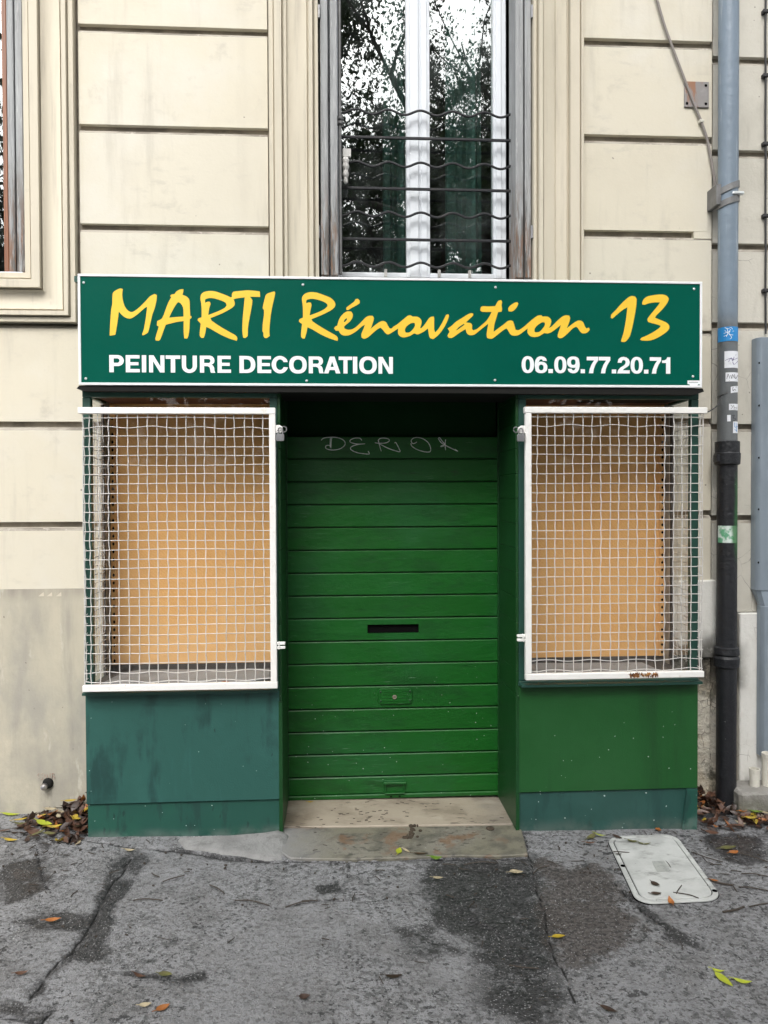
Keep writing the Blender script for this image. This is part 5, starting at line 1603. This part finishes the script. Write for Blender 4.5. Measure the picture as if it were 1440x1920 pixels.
random.seed(11)
LV = [
    (99, 1728, 'leaf_orange', .055, .026, 10, 'orange leaf lying alone on the dark crack patch at left'),
    (305, 1893, 'leaf_orange', .045, .024, 40, 'small orange brown leaf near the bottom edge of the pavement'),
    (272, 1887, 'leaf_pale', .036, .02, 20, 'tan leaf beside an orange one near the bottom edge'),
    (40, 1828, 'leaf_brown', .04, .02, 20, 'faded brown leaf on the left pavement'),
    (1047, 1759, 'leaf_yellow', .048, .026, 0, 'yellow leaf on the dark wet patch'),
    (1357, 1840, 'leaf_lime', .080, .026, -74, 'larger upright yellow green leaf at lower right'),
    (1392, 1843, 'leaf_lime', .055, .022, -18, 'smaller yellow green leaf at far lower right'),
    (1346, 1823, 'leaf_lime', .040, .014, -15, 'slim yellow green leaf touching the larger leaf at lower right'),
    (821, 1651, 'leaf_pale', .045, .018, -15, 'pale leaf just below the doorstep on the dark patch'),
    (817, 1613, 'leaf_green', .055, .026, 0, 'bright green leaf against the front edge of the doorstep'),
    (748, 1601, 'leaf_lime', .058, .026, 80, 'yellow green leaf on the front edge of the doorstep'),
    (762, 1600, 'leaf_pale', .045, .016, -50, 'cream leaf beside a yellow green leaf on the doorstep edge'),
    (968, 1639, 'leaf_pale', .058, .042, 10, 'flat greyish leaf on the dark asphalt near the patch seam'),
    (788, 1605, 'leaf_brown', .06, .018, 5, 'reddish brown leaf at the foot of the doorstep'),
    (738, 1833, 'leaf_dark', .060, .022, 5, 'very dark leaf on grey asphalt below the middle of the picture'),
    (310, 1830, 'leaf_olive', .05, .028, -20, 'dark olive leaf on the asphalt below the teal panel'),
    (262, 1832, 'leaf_brown', .045, .016, -25, 'thin brown leaf beside a dark olive leaf'),
    (571, 1872, 'leaf_dark', .035, .022, 0, 'dark crumpled leaf near the bottom edge of the picture'),
    (1141, 1896, 'leaf_dark', .055, .022, -40, 'dark leaf near the bottom edge right of the middle'),
    (1365, 1592, 'leaf_olive', .075, .032, 8, 'olive yellow leaf on the wet stain at right'),
    (1376, 1601, 'leaf_orange', .05, .03, 20, 'tan orange leaf under an olive leaf on the wet stain'),
    (1335, 1573, 'leaf_brown', .06, .03, -20, 'red brown wet leaf near the right leaf pile'),
    (1384, 1560, 'leaf_brown', .06, .03, 10, 'brown leaf in front of the right leaf pile'),
    (1186, 1582, 'leaf_olive', .05, .025, -30, 'left olive leaf of a pair on top of the pale cover', ),
    (1207, 1586, 'leaf_olive', .06, .022, -10, 'right olive leaf of a pair on top of the pale cover'),
    (1229, 1663, 'leaf_dark', .045, .026, -70, 'dark leaf lying low on the pale cover'),
    (1230, 1681, 'leaf_dark', .045, .022, 10, 'dark crumpled leaf at the lower edge of the pale cover'),
    (1258, 1695, 'leaf_orange', .05, .022, 85, 'bright orange leaf on the front rim of the pale cover'),
    (1340, 1656, 'leaf_orange', .03, .014, -35, 'small orange leaf on the right rim of the pale cover'),
    (1157, 1574, 'leaf_dark', .05, .022, -40, 'black leaf at the top left corner of the pale cover'),
    (1160, 1606, 'leaf_dark', .03, .014, -20, 'tiny dark leaf on the left side of the pale cover'),
    (1109, 1571, 'leaf_olive', .075, .028, 40, 'green sprig leaf by the plinth of the right case'),
    (1125, 1570, 'leaf_lime', .05, .018, -20, 'yellow green leaf between the right plinth and the pale cover'),
    (1106, 1585, 'leaf_brown', .05, .014, 0, 'thin red brown leaf left of the pale cover'),
    (1234, 1557, 'leaf_orange', .05, .026, 70, 'tan leaf leaning on the foot of the right plinth'),
    (20, 1529, 'leaf_lime', .085, .024, -5, 'long yellow leaf beside the left wall foot'),
    (38, 1549, 'leaf_yellow', .06, .03, 25, 'yellow leaf in front of the left wall, left of the pile'),
    (38, 1556, 'leaf_olive', .06, .022, 5, 'olive leaf under a yellow leaf left of the pile'),
    (20, 1577, 'leaf_yellow', .065, .030, -10, 'yellow leaf lying furthest forward at the left edge'),
    (8, 1560, 'leaf_brown', .05, .02, 20, 'brown leaf at the left edge of the picture'),
    (83, 1556, 'leaf_lime', .09, .045, -25, 'large lime green leaf at the front of the left pile'),
    (72, 1574, 'leaf_olive', .07, .022, 60, 'narrow olive leaf hanging below the lime leaf of the left pile'),
    (101, 1562, 'leaf_yellow', .065, .036, 20, 'yellow leaf right of the lime leaf in the left pile'),
    (93, 1575, 'leaf_olive', .055, .022, -5, 'olive leaf lying in front of the left pile'),
    (147, 1582, 'leaf_pale', .05, .018, 85, 'tan leaf standing against the teal plinth corner'),
    (243, 1596, 'leaf_pale', .05, .016, -5, 'pale slim leaf in front of the teal plinth'),
    (616, 1500, 'leaf_pale', .055, .02, 80, 'tan curled leaf against the bottom of the shutter'),
    (582, 1508, 'leaf_yellow', .03, .014, 0, 'small yellow leaf on the cream slab by the shutter'),
]
for r in LV:
    px, py, m_, L, Wd, yaw, lab = r[:7]
    leaf(px, py, m_, L, Wd, yaw + random.uniform(-4, 4), lab, lift=.030 if 'pile' in lab else .012 if 'cover' in lab or 'doorstep' in lab or 'slab' in lab else .006, curl=random.uniform(.05, .2), fold=random.uniform(.1, .4), tilt=random.uniform(-.1, .1), roll=random.uniform(-.15, .15))
# leaves caught behind the bottom bars of the cages
for px, m_, L, yaw, lab in ((185, 'leaf_brown', .07, 10, 'brown leaf caught at the left end behind the left cage bottom bar'), (285, 'leaf_brown', .08, -15, 'brown curled leaf caught behind the left cage bottom bar'), (292, 'leaf_pale', .06, 20, 'pale leaf caught beside a brown one behind the left cage bar'), (424, 'leaf_orange', .065, 5, 'orange brown leaf caught behind the left cage bar at right')):
    c = P(px, 1274, -.022)
    vs, fs, st = leaf_geo(L, .04, Vector((c.x, -.022, ZSILL + .013)), math.radians(yaw), 0, .7, .15, .3)
    tag(MB().add(vs, fs).tube(st, .001, 4).build('fallen_leaf', m_, smooth=60), lab, 'leaf', 'leaves caught in the cages')
bx('ledge', 'caseframe', cl, SX0, -.268, -.046, -.0065, ZSILL - .018, ZSILL - .006, .001)
bx('ledge', 'caseframe', cr, .808, SX1, -.046, -.0065, ZSILL - .018, ZSILL - .006, .001)


def pile(name, fn, n, hfn, label, mats, seed):
    random.seed(seed)
    vs_, fs_, mi = [], [], []
    for k in range(n):
        x, y, h = fn()
        z = gz(x) + h
        L = random.uniform(.04, .075)
        v, f, st = leaf_geo(L, L * random.uniform(.35, .55), Vector((x, y, z + .006)), random.uniform(0, 6.28), random.gauss(0, .45), random.gauss(0, .45), random.uniform(-.1, .3), random.uniform(0, .5), 4)
        b_ = len(vs_)
        vs_ += v
        fs_ += [tuple(b_ + i for i in q_) for q_ in f]
        mi += [random.choices(range(len(mats)), [8, 7, 1.0, .5, .6])[0]] * len(f)
    me = bpy.data.meshes.new(name)
    me.from_pydata(vs_, [], fs_)
    for mm in mats: me.materials.append(MT[mm])
    me.polygons.foreach_set('material_index', mi)
    me.polygons.foreach_set('use_smooth', [True] * len(fs_))
    o = bpy.data.objects.new(name, me)
    COL.objects.link(o)
    return tag(o, label, 'leaf pile', None, 'stuff')


PMAT = ['leaf_brown', 'leaf_dark', 'leaf_orange', 'leaf_yellow', 'leaf_pale']


def left_pile():
    # heaped in the corner between the wall and the case, thinning along the wall
    t = random.random() ** 1.6
    x = SX0 - .012 - t * .32 - random.random() * .03
    y = YW - .012 - abs(random.gauss(0, .09 + .07 * (1 - t)))
    y = max(y, -.04)
    H = .125 * (1 - t) ** 1.5 * max(.12, 1 - (YW - y) / .30)
    return x, y, H * random.random() ** .5


def right_pile():
    t = random.random() ** 1.3
    x = SX1 + .012 + t * .50 + random.random() * .03
    y = YW - .05 - abs(random.gauss(0, .10))
    if x > X(1384, .12, 1500): y = min(y, .09) - random.random() * .05
    y = max(y, -.06)
    H = .15 * (1 - t) ** 1.2 * max(.12, 1 - (YW - y) / .32)
    return x, y, H * random.random() ** .5


pile('leaf_pile', left_pile, 190, None, 'brown wet leaf heap in the corner left of the teal plinth', PMAT, 21)
pile('leaf_pile', right_pile, 300, None, 'brown wet leaf heap around the foot of the black downpipe', PMAT, 22)
# bright single leaves on the piles
for px, py, m_, L, yaw, h, lab in ((132, 1532, 'leaf_yellow', .06, 15, .055, 'yellow leaf resting on top of the left leaf pile'), (160, 1514, 'leaf_yellow', .04, -60, .085, 'small yellow leaf beside the teal case on the left pile'), (95, 1538, 'leaf_pale', .065, -12, .03, 'pale cream leaf on the left pile'), (110, 1552, 'leaf_pale', .045, -60, .03, 'pale leaf standing at the front of the left pile'), (143, 1556, 'leaf_yellow', .055, -30, .03, 'yellow leaf at the right front of the left pile'),
                                  (1405, 1531, 'leaf_yellow', .05, 60, .02, 'yellow leaf on the right leaf pile by the concrete block'), (1418, 1538, 'leaf_green', .06, -15, .02, 'green leaf on the right leaf pile'), (1408, 1548, 'leaf_yellow', .06, 0, .015, 'yellow leaf at the front of the right leaf pile'), (1434, 1540, 'leaf_pale', .05, -40, .02, 'pale leaf at the right end of the right leaf pile'), (1424, 1528, 'leaf_lime', .05, -10, .03, 'lime leaf on the right leaf pile beside the block'), (1375, 1519, 'leaf_orange', .05, 60, .04, 'orange leaf in the right leaf pile by the pipe foot'), (1393, 1537, 'leaf_orange', .05, 10, .02, 'orange leaf low in the right leaf pile')):
    leaf(px, py, m_, L, L * .45, yaw, lab, 'bright leaves on the leaf piles', lift=h + .022, curl=.12, fold=.3)

random.seed(31)
TW = [((1325, 1650), (1375, 1662)), ((1380, 1600), (1440, 1618)), ((1300, 1600), (1355, 1618)), ((1390, 1640), (1440, 1645)), ((1385, 1665), (1440, 1672)), ((1355, 1712), (1395, 1702)), ((1405, 1702), (1440, 1696)), ((1375, 1660), (1382, 1674)), ((1268, 1680), (1278, 1664)), ((1262, 1677), (1310, 1688)), ((1150, 1600), (1180, 1602)), ((440, 1690), (505, 1700)), ((305, 1655), (346, 1643)), ((393, 1661), (421, 1677)), ((535, 1703), (580, 1692)), ((955, 1812), (1010, 1818)), ((870, 1623), (930, 1620)), ((250, 1690), (305, 1690)), ((1240, 1610), (1262, 1640)), ((1000, 1640), (1030, 1625))]
TL = ['dark forked twig below right of the pale access cover corner', 'twig at the right edge under the wet stain', 'twig just right of the upper part of the pale cover', 'short thick twig at the right edge beside the cover', 'lower of two twigs at the right edge below the cover level', 'thick dark twig on grey asphalt right of the cover front', 'twig touching the right picture edge at the cover front level', 'tiny upright twig right of the pale cover', 'slanting twig on the front half of the pale cover', 'long twig along the front edge of the pale cover', 'twig at the left back corner of the pale cover',
      'long wavy twig on grey asphalt below the teal panel', 'straight twig below the middle of the teal plinth', 'short twig slanting below the right end of the teal plinth', 'twig beside the dark smudge below the doorstep corner', 'long thin twig on the lower part of the dark patch', 'reddish twig at the front edge of the doorstep on dark asphalt', 'level twig right of the long wet crack', 'twig crossing the label of the pale cover', 'twig on the brown patch near its top']
for i, (a, b) in enumerate(TW):
    A, B = G(*a), G(*b)
    mid = (A + B) / 2 + Vector((random.uniform(-.012, .012), random.uniform(-.012, .012), .003))
    up_ = Vector((0, 0, .008 if i in (8, 9, 10) else .004))
    o = MB().tube(crom([A + up_, mid + up_, B + up_], 5), .0022 if i not in (5, 0) else .004, 5).build('twig', 'twig')
    tag(o, TL[i], 'twig', 'twigs on the pavement' if i not in (8, 9, 10) else 'twigs on the access cover')

# bits of needle, bark and grit nobody could count
random.seed(91)
db = MB()
for k in range(420):
    if random.random() < .6:
        x = random.uniform(-1.9, 2.5)
        y = -abs(random.gauss(0, .55)) - .03
    else:
        x = random.choice((random.gauss(-1.15, .25), random.gauss(1.75, .25), random.gauss(1.2, .35)))
        y = random.uniform(-.45, .10)
    if y > -.27 and -.33 < x < .90 or y > -.03 and SX0 < x < SX1: continue
    a_ = random.uniform(0, math.pi)
    L = random.choice((.006, .008, .012, .02, .03, .045)) * random.uniform(.6, 1.3)
    z = gz(x) + .0035
    c_, s_ = math.cos(a_) * L / 2, math.sin(a_) * L / 2
    bend = random.uniform(-.2, .2)
    db.tube([(x - c_, y - s_, z), (x - s_ * bend, y + c_ * bend, z + .001), (x + c_, y + s_, z)], random.uniform(.0010, .0022) if L > .013 else random.uniform(.002, .0045), 4)
for k in range(60):
    x = random.uniform(-.2, .78)
    y = random.uniform(-.2, .34)
    if random.random() < .6: x, y = random.gauss(.12, .12), random.gauss(.17, .05)
    a_ = random.uniform(-.5, .5)
    L = random.uniform(.006, .022)
    z = gz(x) + .0115 - (.002 if y < .05 else 0)
    db.tube([(x - math.cos(a_) * L / 2, y - math.sin(a_) * L / 2, z), (x + math.cos(a_) * L / 2, y + math.sin(a_) * L / 2, z)], .0013, 4)
tag(db.build('ground_debris', 'twig', smooth=0), 'scattered dark needles and crumbs of bark over the pavement and doorstep', 'debris', None, 'stuff')

# ------------------------------------------------------------------ across the street (seen in the window glass)
def leaves_mesh(b, centres, n, spread, size, rng, droop=.5):
    rs = np.random.RandomState(rng.randrange(10 ** 6))
    C = np.array([tuple(c) for c in centres])
    c = C[rs.randint(0, len(C), n)]
    r = spread * (np.abs(rs.normal(0, .55, n)) + .05)
    d0 = rs.normal(0, 1, (n, 3)); d0 /= np.linalg.norm(d0, axis=1)[:, None]
    d0[:, 2] *= .8
    p = c + d0 * r[:, None]
    L = (size * rs.uniform(.6, 1.4, n))[:, None]
    d = rs.normal(0, 1, (n, 3)); d[:, 2] -= droop * 2; d /= np.linalg.norm(d, axis=1)[:, None]
    w = np.cross(d, rs.normal(0, 1, (n, 3))); w /= np.linalg.norm(w, axis=1)[:, None] + 1e-9
    w *= L * .22
    V = np.stack([p - d * L * .5, p + w, p + d * L * .5, p - w], 1).reshape(-1, 3)
    b.add(V.tolist(), np.arange(4 * n).reshape(n, 4).tolist())


LEV = 3


def tree(x, y, h, spread, label, nleaf, seed, lean=0.0, mleaf='foliage', size=.13, low=.35):
    rng = random.Random(seed)
    t = empty('street_tree', (x, y, -.16), label, 'tree', 'trees across the street')
    b = MB()
    tips = []

    def limb(p, d, L, r, lev):
        pts = [p]
        rs_ = [r]
        dd = d.copy()
        for k in range(5):
            dd = (dd + Vector((rng.gauss(0, .10), rng.gauss(0, .10), rng.gauss(.03, .06)))).normalized()
            pts.append(pts[-1] + dd * L / 5)
            rs_.append(r * (1 - .13 * (k + 1)))
        b.tube(pts, rs_, 7 if lev < 2 else 5)
        if lev >= LEV:
            tips.extend(pts[1:])
            return
        for k in range(3 if lev else 5):
            i = rng.randrange(2, 6)
            a = rng.uniform(0, 6.28)
            nd = (dd * .75 + Vector((math.cos(a), math.sin(a), rng.uniform(-.15, .55))) * .75).normalized()
            limb(pts[i], nd, L * rng.uniform(.55, .75), rs_[i] * .68, lev + 1)
    limb(Vector((x, y, -.2)), Vector((lean, 0, 1)).normalized(), h * .45, .20 + h * .008, 0)
    b.build('trunk', 'bark', t, smooth=60)
    tips = [p for p in tips if p.z > h * low]
    lb = MB()
    leaves_mesh(lb, tips, nleaf, spread, size, rng)
    tag(lb.build('crown', mleaf, t, smooth=0), kind='stuff')
    return t


tree(-.2, -8.6, 13.0, .62, 'tall drooping dark tree across the street left of the leaning one', 60000, 3, .04, size=.085, low=.2)
tree(3.3, -9.2, 13.5, .55, 'leaning slender tree across the street with open crown', 42000, 8, -.22, size=.085, low=.25)
tree(-6.0, -9.5, 11, 1.0, 'broad dark tree across the street at the left', 26000, 12, .03)
tree(8.5, -10, 12, 1.0, 'broad tree across the street at the far right', 26000, 19, -.05)
tree(1.4, -11.2, 14, .7, 'tall dense tree across the street behind the leaning one', 42000, 27, .02, 'foliage2', size=.10, low=.2)
tree(3.0, -7.6, 16.0, .5, 'thick limbed tree across the street nearest the kerb', 24000, 41, -.13, size=.08, low=.3)
rng = random.Random(77)
hb2 = MB()
cs = [Vector((rng.uniform(-26, 26), -12.5 + rng.uniform(-1.2, 1.2), rng.uniform(.0, 6.6) * (.85 + .15 * math.sin(rng.uniform(0, 6))))) for _ in range(2600)]
leaves_mesh(hb2, cs, 70000, .7, .30, rng, .1)
tag(hb2.build('wooded_bank', 'foliage2', smooth=0), 'dense dark wooded bank behind the trees across the street', 'woodland', None, 'stuff')

# ------------------------------------------------------------------ origins of single-mesh things at their own base
bpy.context.view_layer.update()
for o in list(S.objects):
    if o.type == 'MESH' and o.parent is None and o.get('kind') != 'structure' and o.get('label') and not o.children:
        me = o.data
        n = len(me.vertices)
        c_ = np.empty(n * 3, np.float32)
        me.vertices.foreach_get('co', c_)
        c_ = c_.reshape(-1, 3)
        org = np.array([(c_[:, 0].min() + c_[:, 0].max()) / 2, (c_[:, 1].min() + c_[:, 1].max()) / 2, c_[:, 2].min()])
        me.vertices.foreach_set('co', (c_ - org).astype(np.float32).ravel())
        me.update()
        o.location = Vector(org.tolist())
